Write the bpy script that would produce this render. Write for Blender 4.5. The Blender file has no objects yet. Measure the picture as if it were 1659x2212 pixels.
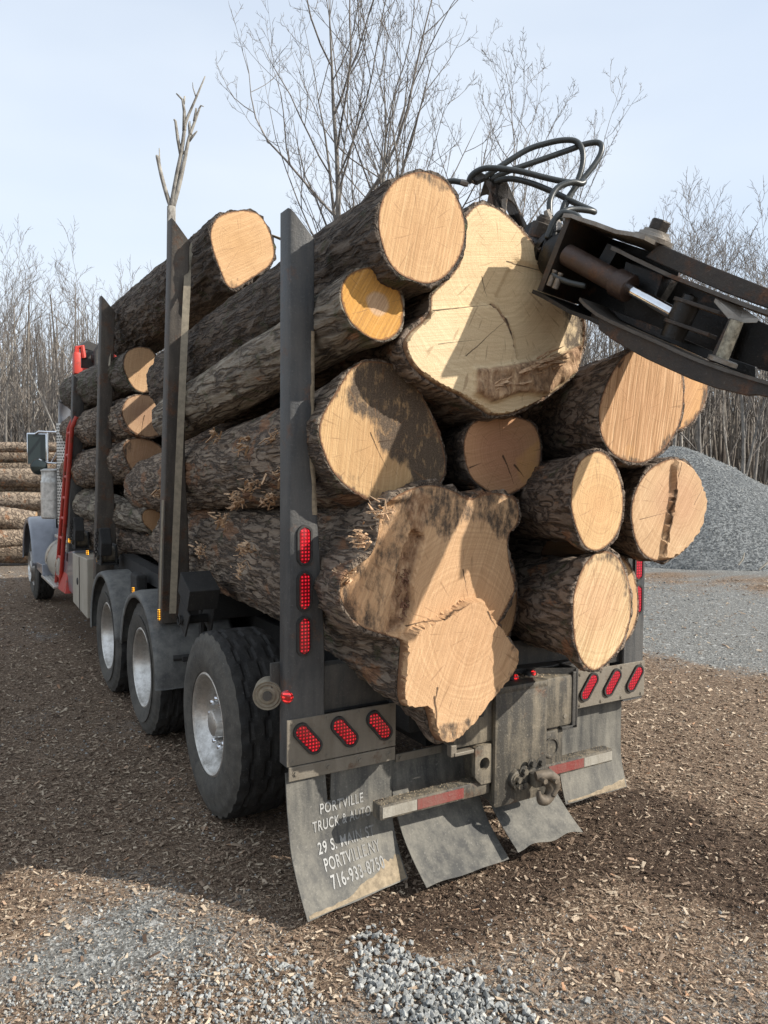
import bpy, bmesh, math, random
import numpy as np
from mathutils import Vector, Matrix
from mathutils.geometry import delaunay_2d_cdt
sc = bpy.context.scene
# ---------------------------------------------------------------- camera
CAM_LOC = np.array([-2.6216, -3.2596, 2.0446])
YAW, PITCH, ROLL, FPX = .5338, -.0496, .0079, 1661.
_f = np.array([math.sin(YAW)*math.cos(PITCH), math.cos(YAW)*math.cos(PITCH), math.sin(PITCH)])
_r = np.array([math.cos(YAW), -math.sin(YAW), 0.]); _u = np.cross(_r, _f)
CR = _r*math.cos(ROLL) + _u*math.sin(ROLL); CU = -_r*math.sin(ROLL) + _u*math.cos(ROLL); CF = _f
cd = bpy.data.cameras.new('camera'); cam = bpy.data.objects.new('camera', cd); sc.collection.objects.link(cam)
cam.matrix_world = Matrix(((CR[0], CU[0], -CF[0], CAM_LOC[0]), (CR[1], CU[1], -CF[1], CAM_LOC[1]), (CR[2], CU[2], -CF[2], CAM_LOC[2]), (0, 0, 0, 1)))
cd.sensor_fit = 'VERTICAL'; cd.sensor_height = 24; cd.lens = 24*FPX/2212
cd.clip_start = .05; cd.clip_end = 1500; sc.camera = cam

# ---------------------------------------------------------------- light
SUN = np.array([.70, -.71, 0.]); SUN /= np.linalg.norm(SUN); ELEV = math.radians(33)
SUNV = Vector((SUN[0]*math.cos(ELEV), SUN[1]*math.cos(ELEV), math.sin(ELEV)))
ld = bpy.data.lights.new('sun', 'SUN'); ld.energy = 4.5; ld.angle = math.radians(.6); ld.color = (1, .94, .85)
sun = bpy.data.objects.new('sun', ld); sc.collection.objects.link(sun)
sun.rotation_euler = SUNV.to_track_quat('Z', 'Y').to_euler(); sun.location = (6, -6, 12)
sc.view_settings.view_transform = 'Standard'; sc.view_settings.look = 'None'
sc.view_settings.exposure = .56; sc.view_settings.gamma = 1
w = bpy.data.worlds.new('World'); sc.world = w; w.use_nodes = True
wt = w.node_tree; wt.nodes.clear()
def wn(t, **k):
    n = wt.nodes.new(t)
    for a, b in k.items(): setattr(n, a, b)
    return n
sky = wn('ShaderNodeTexSky', sky_type='NISHITA', sun_disc=False); sky.sun_elevation = ELEV; sky.sun_rotation = math.atan2(SUN[0], SUN[1])
sky.air_density = 1.0; sky.dust_density = 1.6; sky.ozone_density = 1.2
bg = wn('ShaderNodeBackground'); out = wn('ShaderNodeOutputWorld'); bg.inputs[1].default_value = .15
tc = wn('ShaderNodeTexCoord'); mp = wn('ShaderNodeMapping'); mp.inputs['Scale'].default_value = (1.1, 1.1, 3.2)
nz = wn('ShaderNodeTexNoise'); nz.inputs['Scale'].default_value = 1.5; nz.inputs['Detail'].default_value = 4; nz.inputs['Roughness'].default_value = .45
cr = wn('ShaderNodeMapRange'); cr.inputs[1].default_value = .3; cr.inputs[2].default_value = .72; cr.inputs[3].default_value = .62; cr.inputs[4].default_value = .97
mx = wn('ShaderNodeMix', data_type='RGBA'); mx.inputs[7].default_value = (4.0, 4.38, 4.85, 1)   # thin high cloud
L = wt.links.new
L(tc.outputs['Generated'], mp.inputs[0]); L(mp.outputs[0], nz.inputs[0]); L(nz.outputs[0], cr.inputs[0])
L(cr.outputs[0], mx.inputs[0]); L(sky.outputs[0], mx.inputs[6]); L(mx.outputs[2], bg.inputs[0]); L(bg.outputs[0], out.inputs[0])

# ---------------------------------------------------------------- helpers
def at(u, v, ax, val):            # the point seen in direction (u, v) on the plane world[ax] = val
    d = (u-829.5)/FPX*CR - (v-1106)/FPX*CU + CF
    return CAM_LOC + (val-CAM_LOC[ax])/d[ax]*d
def deep(u, v, depth):
    return CAM_LOC + depth*((u-829.5)/FPX*CR - (v-1106)/FPX*CU + CF)
COL = sc.collection.objects
ORG = {}
def W(o): return ORG.get(o.name, np.zeros(3)) if o is not None else np.zeros(3)
def thing(name, label, cat, loc=(0, 0, 0), group=None, parent=None):
    o = bpy.data.objects.new(name, None); COL.link(o); o.empty_display_size = .2
    loc = np.array(loc, float); ORG[o.name] = loc
    if parent is not None:
        o.parent = parent; o.location = Vector(loc - W(parent))
    else: o.location = Vector(loc)
    if cat: tag(o, label, cat, group)
    return o
def tag(o, label, cat, group=None):
    o['label'] = label; o['category'] = cat
    if group: o['group'] = group
    return o
def part(name, loc, parent): return thing(name, None, None, loc, None, parent)
def mesh(name, V, F, mat, parent=None, smooth=False, loc=None, auto=None):
    """V world coordinates; linked as one object"""
    V = np.asarray(V, float)
    o0 = W(parent) if loc is None else np.array(loc, float)
    me = bpy.data.meshes.new(name); me.from_pydata((V-o0).tolist(), [], F if isinstance(F, list) else F.tolist())
    me.materials.append(mat)
    if smooth: me.polygons.foreach_set('use_smooth', np.ones(len(me.polygons), bool))
    if auto: me.set_sharp_from_angle(angle=math.radians(auto))
    me.update()
    o = bpy.data.objects.new(name, me); COL.link(o)
    if parent is not None:
        o.parent = parent; o.location = Vector(o0 - W(parent))
    else: o.location = Vector(o0)
    ORG[o.name] = o0
    return o
def nrm(v): v = np.asarray(v, float); return v/(np.linalg.norm(v)+1e-12)
def frame(d):
    d = nrm(d); a = np.array([0, 0, 1.]) if abs(d[2]) < .9 else np.array([1., 0, 0])
    x = nrm(np.cross(a, d)); return x, np.cross(d, x), d
class MB:
    def __init__(s): s.v = []; s.f = []
    def add(s, V, F):
        n = len(s.v); s.v += [list(map(float, p)) for p in V]; s.f += [[i+n for i in f] for f in F]; return s
    def box(s, x0, x1, y0, y1, z0, z1, b=0, M=None):
        if b <= 0:
            V = [(x, y, z) for z in (z0, z1) for y in (y0, y1) for x in (x0, x1)]
            F = [[0, 2, 3, 1], [4, 5, 7, 6], [0, 1, 5, 4], [2, 6, 7, 3], [0, 4, 6, 2], [1, 3, 7, 5]]
        else:
            b = min(b, abs(x1-x0)/2.01, abs(y1-y0)/2.01, abs(z1-z0)/2.01)
            bm = bmesh.new(); bmesh.ops.create_cube(bm, size=1)
            for q in bm.verts: q.co = Vector(((x0+x1)/2+q.co.x*(x1-x0), (y0+y1)/2+q.co.y*(y1-y0), (z0+z1)/2+q.co.z*(z1-z0)))
            bmesh.ops.bevel(bm, geom=bm.edges[:], offset=b, segments=2, affect='EDGES', profile=.6)
            bm.verts.index_update(); V = [tuple(q.co) for q in bm.verts]; F = [[q.index for q in f.verts] for f in bm.faces]; bm.free()
        if M is not None: V = [np.asarray(M[0]) + p[0]*np.asarray(M[1]) + p[1]*np.asarray(M[2]) + p[2]*np.asarray(M[3]) for p in V]
        return s.add(V, F)
    def tube(s, P, r, n=8, cap=True):
        P = [np.asarray(p, float) for p in P]; m = len(P); rs = r if hasattr(r, '__len__') else [r]*m
        x = None; V = []
        for i, p in enumerate(P):
            d = nrm(P[min(i+1, m-1)]-P[max(i-1, 0)])
            if x is None: x, y, _ = frame(d)
            else: x = nrm(x-d*(x@d)); y = np.cross(d, x)
            for k in range(n):
                a = 2*math.pi*k/n; V.append(p + rs[i]*(math.cos(a)*x+math.sin(a)*y))
        F = [[i*n+k, i*n+(k+1) % n, (i+1)*n+(k+1) % n, (i+1)*n+k] for i in range(m-1) for k in range(n)]
        if cap: F += [list(range(n))[::-1], [(m-1)*n+k for k in range(n)]]
        return s.add(V, F)
    def lathe(s, c, axis, prof, n=32, close=False, cap0=True, cap1=True):
        """prof: (t along axis, radius)"""
        x, y, d = frame(axis); c = np.asarray(c, float); V = []
        for t, r in prof:
            for k in range(n):
                a = 2*math.pi*k/n; V.append(c + t*d + r*(math.cos(a)*x+math.sin(a)*y))
        m = len(prof); F = [[i*n+k, i*n+(k+1) % n, (i+1) % m*n+(k+1) % n, (i+1) % m*n+k] for i in range(m if close else m-1) for k in range(n)]
        if not close:
            if cap0 and prof[0][1] > 1e-6: F.append(list(range(n))[::-1])
            if cap1 and prof[-1][1] > 1e-6: F.append([(m-1)*n+k for k in range(n)])
        return s.add(V, F)
    def prism(s, P, off):
        """polygon P (3-D points) extruded by the vector off"""
        n = len(P); P = [np.asarray(p, float) for p in P]; off = np.asarray(off, float)
        return s.add(P+[p+off for p in P], [list(range(n))[::-1], list(range(n, 2*n))]+[[k, (k+1) % n, n+(k+1) % n, n+k] for k in range(n)])
    def band(s, P, w, t):
        """polyline P widened by the vector w, thickened by the vector t"""
        P = [np.asarray(p, float) for p in P]; w = np.asarray(w, float); t = np.asarray(t, float); n = len(P)
        V = []
        for p in P: V += [p, p+w, p+w+t, p+t]
        F = [[0, 1, 2, 3], [4*n-1, 4*n-2, 4*n-3, 4*n-4]]
        for i in range(n-1):
            for k in range(4): F.append([4*i+k, 4*i+4+k, 4*i+4+(k+1) % 4, 4*i+(k+1) % 4])
        return s.add(V, F)
    def build(s, name, mat, parent=None, smooth=False, auto=None, loc=None, bevel=0):
        o = mesh(name, s.v, s.f, mat, parent, smooth or bool(auto), loc, auto)
        bm = bmesh.new(); bm.from_mesh(o.data); bmesh.ops.recalc_face_normals(bm, faces=bm.faces); bm.to_mesh(o.data); bm.free()
        if auto: o.data.set_sharp_from_angle(angle=math.radians(auto))
        if bevel:
            m = o.modifiers.new('bevel', 'BEVEL'); m.width = bevel; m.segments = 2; m.limit_method = 'ANGLE'; m.angle_limit = .7
        return o
def smoothline(P, k=6, closed=False):
    P = np.asarray(P, float); n = len(P); o = []
    rng = range(n) if closed else range(n-1)
    for i in rng:
        g = (lambda j: P[j % n]) if closed else (lambda j: P[min(max(j, 0), n-1)])
        a, b, c, d = g(i-1), g(i), g(i+1), g(i+2)
        for q in range(k):
            t = q/k; o.append(.5*((2*b)+(-a+c)*t+(2*a-5*b+4*c-d)*t*t+(-a+3*b-3*c+d)*t**3))
    if not closed: o.append(P[-1])
    return np.array(o)
# value noise
_rs = np.random.RandomState(7); _T = _rs.rand(4096)
def _h(i, j, k): return _T[(i*73856093 ^ j*19349663 ^ k*83492791) & 4095]
def vn(p):
    p = np.asarray(p, float); i = np.floor(p).astype(np.int64); f = p-i; f = f*f*(3-2*f)
    r = 0
    for a in (0, 1):
        for b in (0, 1):
            for c in (0, 1):
                wgt = (f[..., 0] if a else 1-f[..., 0])*(f[..., 1] if b else 1-f[..., 1])*(f[..., 2] if c else 1-f[..., 2])
                r = r+wgt*_h(i[..., 0]+a, i[..., 1]+b, i[..., 2]+c)
    return r
def fbm(p, o=4, g=.5):
    p = np.asarray(p, float); r = 0; a = 1; t = 0
    for _ in range(o): r = r+a*vn(p); t += a; a *= g; p = p*2.03+17.3
    return r/t
def ridge(p, o=3):
    p = np.asarray(p, float); r = 0; a = 1; t = 0
    for _ in range(o): r = r+a*(1-np.abs(2*vn(p)-1)*1.6).clip(0, 1); t += a; a *= .5; p = p*2.1+9.1
    return r/t

# ---------------------------------------------------------------- materials
class NT:
    def __init__(s, name):
        s.m = bpy.data.materials.new(name); s.m.use_nodes = True; s.t = s.m.node_tree
        s.b = s.t.nodes['Principled BSDF']; s.tc = s.t.nodes.new('ShaderNodeTexCoord')
    def n(s, t, **k):
        q = s.t.nodes.new(t)
        for a, b in k.items(): setattr(q, a, b)
        return q
    def L(s, a, b): s.t.links.new(a, b)
    def inp(s, sock, v):
        if isinstance(v, bpy.types.NodeSocket): s.L(v, sock)
        elif v is not None: sock.default_value = v
    def co(s, scale=(1, 1, 1), rot=(0, 0, 0), kind='Object', loc=(0, 0, 0)):
        m = s.n('ShaderNodeMapping'); m.inputs['Scale'].default_value = scale; m.inputs['Rotation'].default_value = rot; m.inputs['Location'].default_value = loc
        s.L(s.tc.outputs[kind], m.inputs[0]); return m.outputs[0]
    def noise(s, co, sc_, det=4, ro=.55, dist=0):
        q = s.n('ShaderNodeTexNoise'); s.inp(q.inputs['Vector'], co); s.inp(q.inputs['Scale'], sc_); q.inputs['Detail'].default_value = det; q.inputs['Roughness'].default_value = ro; q.inputs['Distortion'].default_value = dist
        return q.outputs[0]
    def voro(s, co, sc_, feat='F1', out='Distance'):
        q = s.n('ShaderNodeTexVoronoi', feature=feat); s.inp(q.inputs['Vector'], co); q.inputs['Scale'].default_value = sc_; return q.outputs[out]
    def mr(s, v, a, b, c=0, d=1):
        q = s.n('ShaderNodeMapRange'); s.inp(q.inputs[0], v)
        for i, x in enumerate((a, b, c, d)): q.inputs[i+1].default_value = x
        return q.outputs[0]
    def ma(s, op, a, b=None, c=None):
        q = s.n('ShaderNodeMath', operation=op); s.inp(q.inputs[0], a); s.inp(q.inputs[1], b); s.inp(q.inputs[2], c); return q.outputs[0]
    def mix(s, f, a, b, blend='MIX'):
        q = s.n('ShaderNodeMix', data_type='RGBA', blend_type=blend); s.inp(q.inputs[0], f)
        for k, v in ((6, a), (7, b)):
            if isinstance(v, tuple) and len(v) == 3: v = v+(1,)
            s.inp(q.inputs[k], v)
        return q.outputs[2]
    def ramp(s, v, stops):
        q = s.n('ShaderNodeValToRGB'); s.inp(q.inputs[0], v); e = q.color_ramp.elements
        while len(e) < len(stops): e.new(.5)
        for x, (p, c) in zip(e, stops): x.position = p; x.color = tuple(c)+(1,)
        return q.outputs[0]
    def attr(s, name): return s.n('ShaderNodeAttribute', attribute_name=name).outputs['Fac']
    def bump(s, h, dist=.01, st=.6, prev=None):
        q = s.n('ShaderNodeBump'); s.inp(q.inputs['Height'], h); q.inputs['Distance'].default_value = dist; q.inputs['Strength'].default_value = st
        if prev: s.L(prev, q.inputs['Normal'])
        return q.outputs[0]
    def out(s, col=None, rough=None, nor=None, metal=None, **k):
        if isinstance(col, tuple) and len(col) == 3: col = col+(1,)
        s.inp(s.b.inputs['Base Color'], col); s.inp(s.b.inputs['Roughness'], rough); s.inp(s.b.inputs['Metallic'], metal)
        if nor: s.L(nor, s.b.inputs['Normal'])
        for a, b in k.items(): s.inp(s.b.inputs[a.replace('_', ' ')], b)
        return s.m

def bark_mat(name, dark=(.018, .012, .008), mid=(.085, .06, .042), light=(.2, .175, .15), moss=.0, scuff=.12, sc_=1.0, rot=0.):
    N = NT(name); c = N.co((1, .15, 1), (rot, 0, 0))
    wc = N.n('ShaderNodeVectorMath', operation='ADD'); N.L(c, wc.inputs[0]); dn = N.n('ShaderNodeTexNoise'); dn.inputs['Scale'].default_value = 9; N.L(N.co((1, .5, 1)), dn.inputs['Vector'])
    dv = N.n('ShaderNodeVectorMath', operation='SCALE'); N.L(dn.outputs[1], dv.inputs[0]); dv.inputs['Scale'].default_value = .05; N.L(dv.outputs[0], wc.inputs[1]); cw = wc.outputs[0]
    a = N.noise(cw, 44*sc_, 6, .7); b = N.ma('ABSOLUTE', N.ma('SUBTRACT', N.noise(cw, 24*sc_, 3, .55), .5))
    iso = N.noise(N.co(), 3.1, 4, .6); fine = N.noise(N.co((1, .6, 1)), 110, 4, .7)
    h = N.ma('ADD', N.mr(b, 0, .09, 0, .45), N.ma('MULTIPLY', a, .85))
    col = N.ramp(h, [(.40, dark), (.64, mid), (.98, light)])
    col = N.mix(N.mr(iso, .35, .65), col, N.mix(.45, col, (.05, .038, .03)))
    col = N.mix(N.mr(fine, .35, .75, 0, .35), col, (.3, .25, .2))
    if moss: col = N.mix(N.mr(N.noise(N.co(), 7, 5, .65), .62-moss*.15, .72, 0, .75), col, (.055, .075, .02))
    sf = N.mr(N.noise(N.co((1, .55, 1)), 5.2, 5, .62), .70-scuff*.35, .75-scuff*.35, 0, .85)
    col = N.mix(sf, col, N.ramp(N.noise(N.co((1, .12, 1)), 60, 3), [(.3, (.16, .07, .035)), (.7, (.42, .23, .12))]))
    nn = N.bump(h, .035, 1.0); nn = N.bump(fine, .006, .6, nn)
    return N.out(col, .9, nn)

def wood_mat(name, sap=(.60, .42, .24), heart=(.50, .31, .17), pith=(0, 0), hr=(.08, .22), kerf=0., kerf_amt=.3, asp=1.0, ring=75, ring_amt=.25, cracks=(), stain_col=(.045, .035, .028), tint_col=(.62, .34, .10), seed=0):
    """sawn log end: growth rings round the pith, saw marks, cracks; reads stain / tint / rough attributes"""
    N = NT(name); o = N.tc.outputs['Object']
    sep = N.n('ShaderNodeSeparateXYZ'); N.L(o, sep.inputs[0])
    dx = N.ma('SUBTRACT', sep.outputs[0], pith[0]); dz = N.ma('MULTIPLY', N.ma('SUBTRACT', sep.outputs[2], pith[1]), asp)
    r = N.ma('SQRT', N.ma('ADD', N.ma('MULTIPLY', dx, dx), N.ma('MULTIPLY', dz, dz)))
    wob = N.noise(N.co(loc=(seed*3.7, 0, seed)), 3.5, 3, .5)
    r2 = N.ma('ADD', r, N.ma('MULTIPLY', N.ma('SUBTRACT', wob, .5), .12))
    rings = N.ma('SINE', N.ma('MULTIPLY', r2, ring*6.283)); rv = N.noise(None, 1, 2)
    q = N.n('ShaderNodeTexNoise', noise_dimensions='1D'); N.L(r2, q.inputs['W']); q.inputs['Scale'].default_value = 55; q.inputs['Detail'].default_value = 4; q.inputs['Roughness'].default_value = .7
    rg = q.outputs[0]
    # saw marks: noise stretched along the cut
    ca, sa = math.cos(kerf), math.sin(kerf)
    across = N.ma('ADD', N.ma('MULTIPLY', sep.outputs[0], -sa), N.ma('MULTIPLY', sep.outputs[2], ca))
    along = N.ma('ADD', N.ma('MULTIPLY', sep.outputs[0], ca), N.ma('MULTIPLY', sep.outputs[2], sa))
    cv = N.n('ShaderNodeCombineXYZ'); N.L(N.ma('MULTIPLY', across, 95.), cv.inputs[0]); N.L(N.ma('MULTIPLY', along, 2.2), cv.inputs[1])
    kf = N.noise(cv.outputs[0], 1., 3, .65)
    big = N.noise(N.co(loc=(seed, 0, 0)), 4.5, 4, .55); fine = N.noise(N.co(), 160, 3, .6)
    col = N.mix(N.mr(r2, hr[0], hr[1]), heart, sap)
    col = N.mix(N.mr(rg, .35, .62, 0, ring_amt*1.6), col, N.mix(.5, col, (.26, .13, .055)))
    col = N.mix(N.mr(rings, -.2, 1, 0, ring_amt*.9), col, N.mix(.4, col, (.26, .13, .055)))
    col = N.mix(N.mr(kf, .42, .66, 0, kerf_amt), col, (.30, .17, .08))
    col = N.mix(N.mr(kf, .5, .25, 0, kerf_amt*.6), col, (.74, .58, .38))
    col = N.mix(N.mr(big, .35, .7, 0, .35), col, N.mix(.5, col, (.40, .22, .10)))
    col = N.mix(N.mr(fine, .45, .75, 0, .25), col, (.30, .18, .09))
    tint = N.attr('tint'); col = N.mix(N.mr(N.ma('ADD', tint, N.ma('MULTIPLY', N.ma('SUBTRACT', big, .5), .7)), .35, .65), col, N.mix(.72, col, tint_col))
    stn = N.noise(N.co((1, 1, .45)), 22, 6, .72); sm = N.ma('ADD', N.attr('stain'), N.ma('MULTIPLY', N.ma('SUBTRACT', stn, .5), 1.9))
    sm2 = N.mr(sm, .42, .78, 0, .93); sm2 = N.ma('MULTIPLY', sm2, N.mr(N.attr('stain'), .02, .2))
    col = N.mix(sm2, col, N.mix(N.mr(fine, .4, .7), stain_col, (.13, .10, .075)))
    an = N.ma('ARCTAN2', dz, dx); q1 = N.n('ShaderNodeTexNoise', noise_dimensions='2D'); cc = N.n('ShaderNodeCombineXYZ'); N.L(N.ma('MULTIPLY', an, 16.), cc.inputs[0]); N.L(N.ma('MULTIPLY', r, 5.), cc.inputs[1]); N.L(cc.outputs[0], q1.inputs['Vector']); q1.inputs['Scale'].default_value = 1; q1.inputs['Detail'].default_value = 2
    col = N.mix(N.mr(q1.outputs[0], .66, .74, 0, .45), col, (.20, .11, .055))
    rim = N.attr('rim'); col = N.mix(N.mr(N.ma('ADD', rim, N.ma('MULTIPLY', N.ma('SUBTRACT', fine, .5), .8)), .45, .75, 0, .85), col, (.17, .085, .045))
    ro = N.attr('rough'); col = N.mix(N.mr(ro, .3, .7, 0, .9), col, N.ramp(N.noise(N.co((1, 1, .5)), 38, 5, .7), [(.3, (.09, .045, .025)), (.5, (.33, .20, .115)), (.72, (.58, .41, .25))]))
    for k, (x0, z0, x1, z1, wd) in enumerate(cracks):
        ex, ez = x1-x0, z1-z0; l2 = ex*ex+ez*ez
        px = N.ma('ADD', N.ma('SUBTRACT', sep.outputs[0], x0), N.ma('MULTIPLY', N.ma('SUBTRACT', N.noise(N.co(loc=(k, 0, 0)), 14, 3), .5), .03)); pz = N.ma('SUBTRACT', sep.outputs[2], z0)
        t = N.ma('ADD', N.ma('MULTIPLY', px, ex/l2), N.ma('MULTIPLY', pz, ez/l2)); t2 = N.ma('MINIMUM', N.ma('MAXIMUM', t, 0), 1)
        ax = N.ma('SUBTRACT', px, N.ma('MULTIPLY', t2, ex)); az = N.ma('SUBTRACT', pz, N.ma('MULTIPLY', t2, ez))
        dd = N.ma('SQRT', N.ma('ADD', N.ma('MULTIPLY', ax, ax), N.ma('MULTIPLY', az, az)))
        dd = N.ma('ADD', dd, N.ma('MULTIPLY', t2, wd*.8))
        col = N.mix(N.mr(dd, wd*.5, wd*1.3, .9, 0), col, (.05, .03, .018))
    h = N.ma('ADD', N.ma('MULTIPLY', kf, 1.2*kerf_amt+.1), N.ma('ADD', N.ma('MULTIPLY', fine, .25), N.ma('MULTIPLY', ro, N.noise(N.co((1, 1, .5)), 40, 5, .7))))
    return N.out(col, .8, N.bump(h, .012, .75), **{'Specular IOR Level': .25})

def metal_mat(name, base=(.03, .033, .036), dust=(.16, .145, .12), amt=.5, rough=.5, metal=.0, streak=True, rust=0., spec=.5, thr=.5):
    N = NT(name)
    a = N.noise(N.co((1, 1, .13 if streak else 1)), 16, 5, .65); b = N.noise(N.co(), 3.2, 5, .6); c = N.noise(N.co(), 90, 3, .7); d = N.noise(N.co((.2, .2, 1)), 30, 4)
    m = N.ma('ADD', N.ma('MULTIPLY', a, .5), N.ma('ADD', N.ma('MULTIPLY', b, .4), N.ma('MULTIPLY', c, .12)))
    f = N.mr(m, thr-.06, thr+.17, amt*.12, amt)
    col = N.mix(f, base, dust)
    col = N.mix(N.mr(c, .62, .72, 0, amt*.7), col, N.mix(.5, dust, (.3, .29, .27)))
    col = N.mix(N.mr(N.noise(N.co(), 9, 5, .7), .60, .66, 0, .45*amt), col, N.mix(.6, col, dust))
    if rust: col = N.mix(N.mr(N.noise(N.co(), 6, 6, .7), .60-rust*.25, .72-rust*.2, 0, .9), col, N.ramp(c, [(.3, (.05, .022, .012)), (.7, (.16, .075, .035))]))
    ro = N.mr(f, 0, 1, rough, .88)
    return N.out(col, ro, N.bump(N.ma('ADD', N.ma('MULTIPLY', b, 2.5), N.ma('ADD', c, N.ma('MULTIPLY', d, .4))), .0035, .6), metal, **{'Specular IOR Level': spec})
def flat_mat(name, col, rough=.6, metal=0., var=.2, sc_=20, **k):
    N = NT(name); a = N.noise(N.co(), sc_, 4, .6)
    c = N.mix(N.mr(a, .35, .7, 0, 1), tuple(x*(1-var) for x in col), tuple(min(1, x*(1+var)) for x in col))
    return N.out(c, rough, N.bump(a, .002, .4), metal, **k)
def lamp_mat(name, col, em, dotscale=95, base=.35):
    N = NT(name); v = N.noise(N.co(), 120, 2); sp = N.n('ShaderNodeSeparateXYZ'); N.L(N.tc.outputs['Object'], sp.inputs[0]); d = N.mr(N.ma('ABSOLUTE', N.ma('MULTIPLY', N.ma('SINE', N.ma('MULTIPLY', N.ma('ADD', sp.outputs[0], sp.outputs[1]), 190.)), N.ma('SINE', N.ma('MULTIPLY', sp.outputs[2], 190.)))), .45, .8, 0, 1); big = N.noise(N.co(), 14, 2)
    N.out(N.mix(N.mr(d, 0, 1, 0, .4), tuple(x*base for x in col), col), .18, N.bump(v, .002, .5), Coat_Weight=.6)
    N.L(N.mix(d, tuple(x*.25 for x in col), col), N.b.inputs['Emission Color']); N.L(N.ma('ADD', em*.12, N.ma('MULTIPLY', N.ma('MULTIPLY', d, N.mr(big, .35, .65, .5, 1.2)), em)), N.b.inputs['Emission Strength'])
    return N.m

M = {}
M['black'] = metal_mat('dusty_black_steel', (.024, .025, .026), (.15, .13, .10), .6, .5)
M['stake'] = metal_mat('worn_stake_steel', (.022, .025, .028), (.15, .14, .125), .6, .42, 0, True, .1, .6, .5)
M['stake_brown'] = metal_mat('rusty_brown_stake_steel', (.034, .029, .025), (.17, .145, .115), .6, .5, 0, True, .22, .5, .5)
M['under'] = metal_mat('dark_chassis_steel', (.014, .014, .014), (.05, .045, .038), .5, .8)
M['housing'] = metal_mat('mud_streaked_steel', (.022, .023, .023), (.30, .25, .175), .9, .5, 0, True, .04, .5, .52)
M['galv'] = metal_mat('grimy_plate_metal', (.24, .215, .175), (.12, .095, .065), .55, .5, .35, True, .05)
M['tape_white'] = metal_mat('dirty_white_tape', (.36, .34, .29), (.14, .12, .09), .9, .5)
M['tape_red'] = metal_mat('dirty_red_tape', (.20, .035, .030), (.17, .115, .09), .9, .5)
M['flap'] = metal_mat('dusty_black_rubber_flap', (.045, .046, .046), (.23, .215, .18), .85, .65, 0, True, 0, .3, .48)
M['mud'] = flat_mat('dried_tan_mud', (.27, .215, .145), .95, 0, .3, 40)
M['tyre'] = metal_mat('dusty_tyre_rubber', (.016, .0155, .015), (.07, .065, .058), .55, .75, 0, False, 0, .3)
M['side'] = metal_mat('dusty_sidewall', (.042, .040, .037), (.13, .12, .102), .8, .75, 0, False, 0, .3, .44)
M['alloy'] = metal_mat('dirty_polished_alloy', (.72, .70, .66), (.14, .12, .09), .6, .26, .85, False, 0, .5, .5)
M['chrome'] = flat_mat('chrome', (.75, .76, .78), .12, 1., .08, 30)
M['fender'] = metal_mat('dusty_plastic_fender', (.065, .067, .068), (.22, .215, .195), .8, .6, 0, False, 0, .4, .45)
M['red_paint'] = metal_mat('worn_red_paint', (.48, .035, .022), (.2, .1, .07), .35, .45, 0, False, .12)
M['box_paint'] = metal_mat('dusty_cream_paint', (.42, .38, .31), (.26, .21, .15), .6, .5, 0)
M['silver'] = flat_mat('silver_grey_paint', (.20, .21, .235), .3, .3, .12, 6, Coat_Weight=.4)
M['cab'] = flat_mat('dark_grey_cab_paint', (.06, .065, .075), .3, .2, .15, 6, Coat_Weight=.4)
M['glass'] = flat_mat('mirror_glass', (.02, .03, .03), .05, .0, .1, 3)
M['strap'] = flat_mat('tan_webbing', (.24, .205, .15), .9, 0, .2, 30)
M['lens_lit'] = lamp_mat('lit_red_lens', (.62, .012, .025), .75)
M['lens_dim'] = lamp_mat('red_lens', (.62, .015, .04), .45)
M['amber'] = lamp_mat('amber_lens', (1, .42, .03), 2.5, 120)
M['marker'] = lamp_mat('red_marker_lens', (.9, .03, .03), 1.0, 120)
M['rubber'] = flat_mat('black_rubber_grommet', (.03, .028, .026), .6, 0, .3, 60)
M['letter'] = metal_mat('worn_white_lettering', (.40, .40, .385), (.13, .125, .115), .95, .8, 0, True, 0, .2, .50)
M['grease_shade'] = metal_mat('greasy_shade_black_steel', (.006, .0055, .005), (.022, .018, .014), .4, .32, .3, False, .06, .6)  # near-black colour also stands for the shade inside the grapple
M['jaw'] = metal_mat('worn_jaw_steel', (.028, .024, .021), (.12, .095, .075), .55, .42, .5, False, .28, .6)
M['jawlip'] = metal_mat('scuffed_lip_steel', (.11, .098, .085), (.05, .04, .033), .6, .4, .6, False, .15)
M['edge'] = metal_mat('bare_worn_steel', (.30, .275, .24), (.10, .07, .05), .6, .38, .7, False, .08)
M['brown_cyl'] = metal_mat('oily_brown_cylinder_paint', (.042, .026, .02), (.12, .085, .07), .5, .36, .2, False, .2)
M['hose'] = flat_mat('black_hydraulic_hose', (.035, .04, .04), .38, 0, .2, 40)
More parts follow.
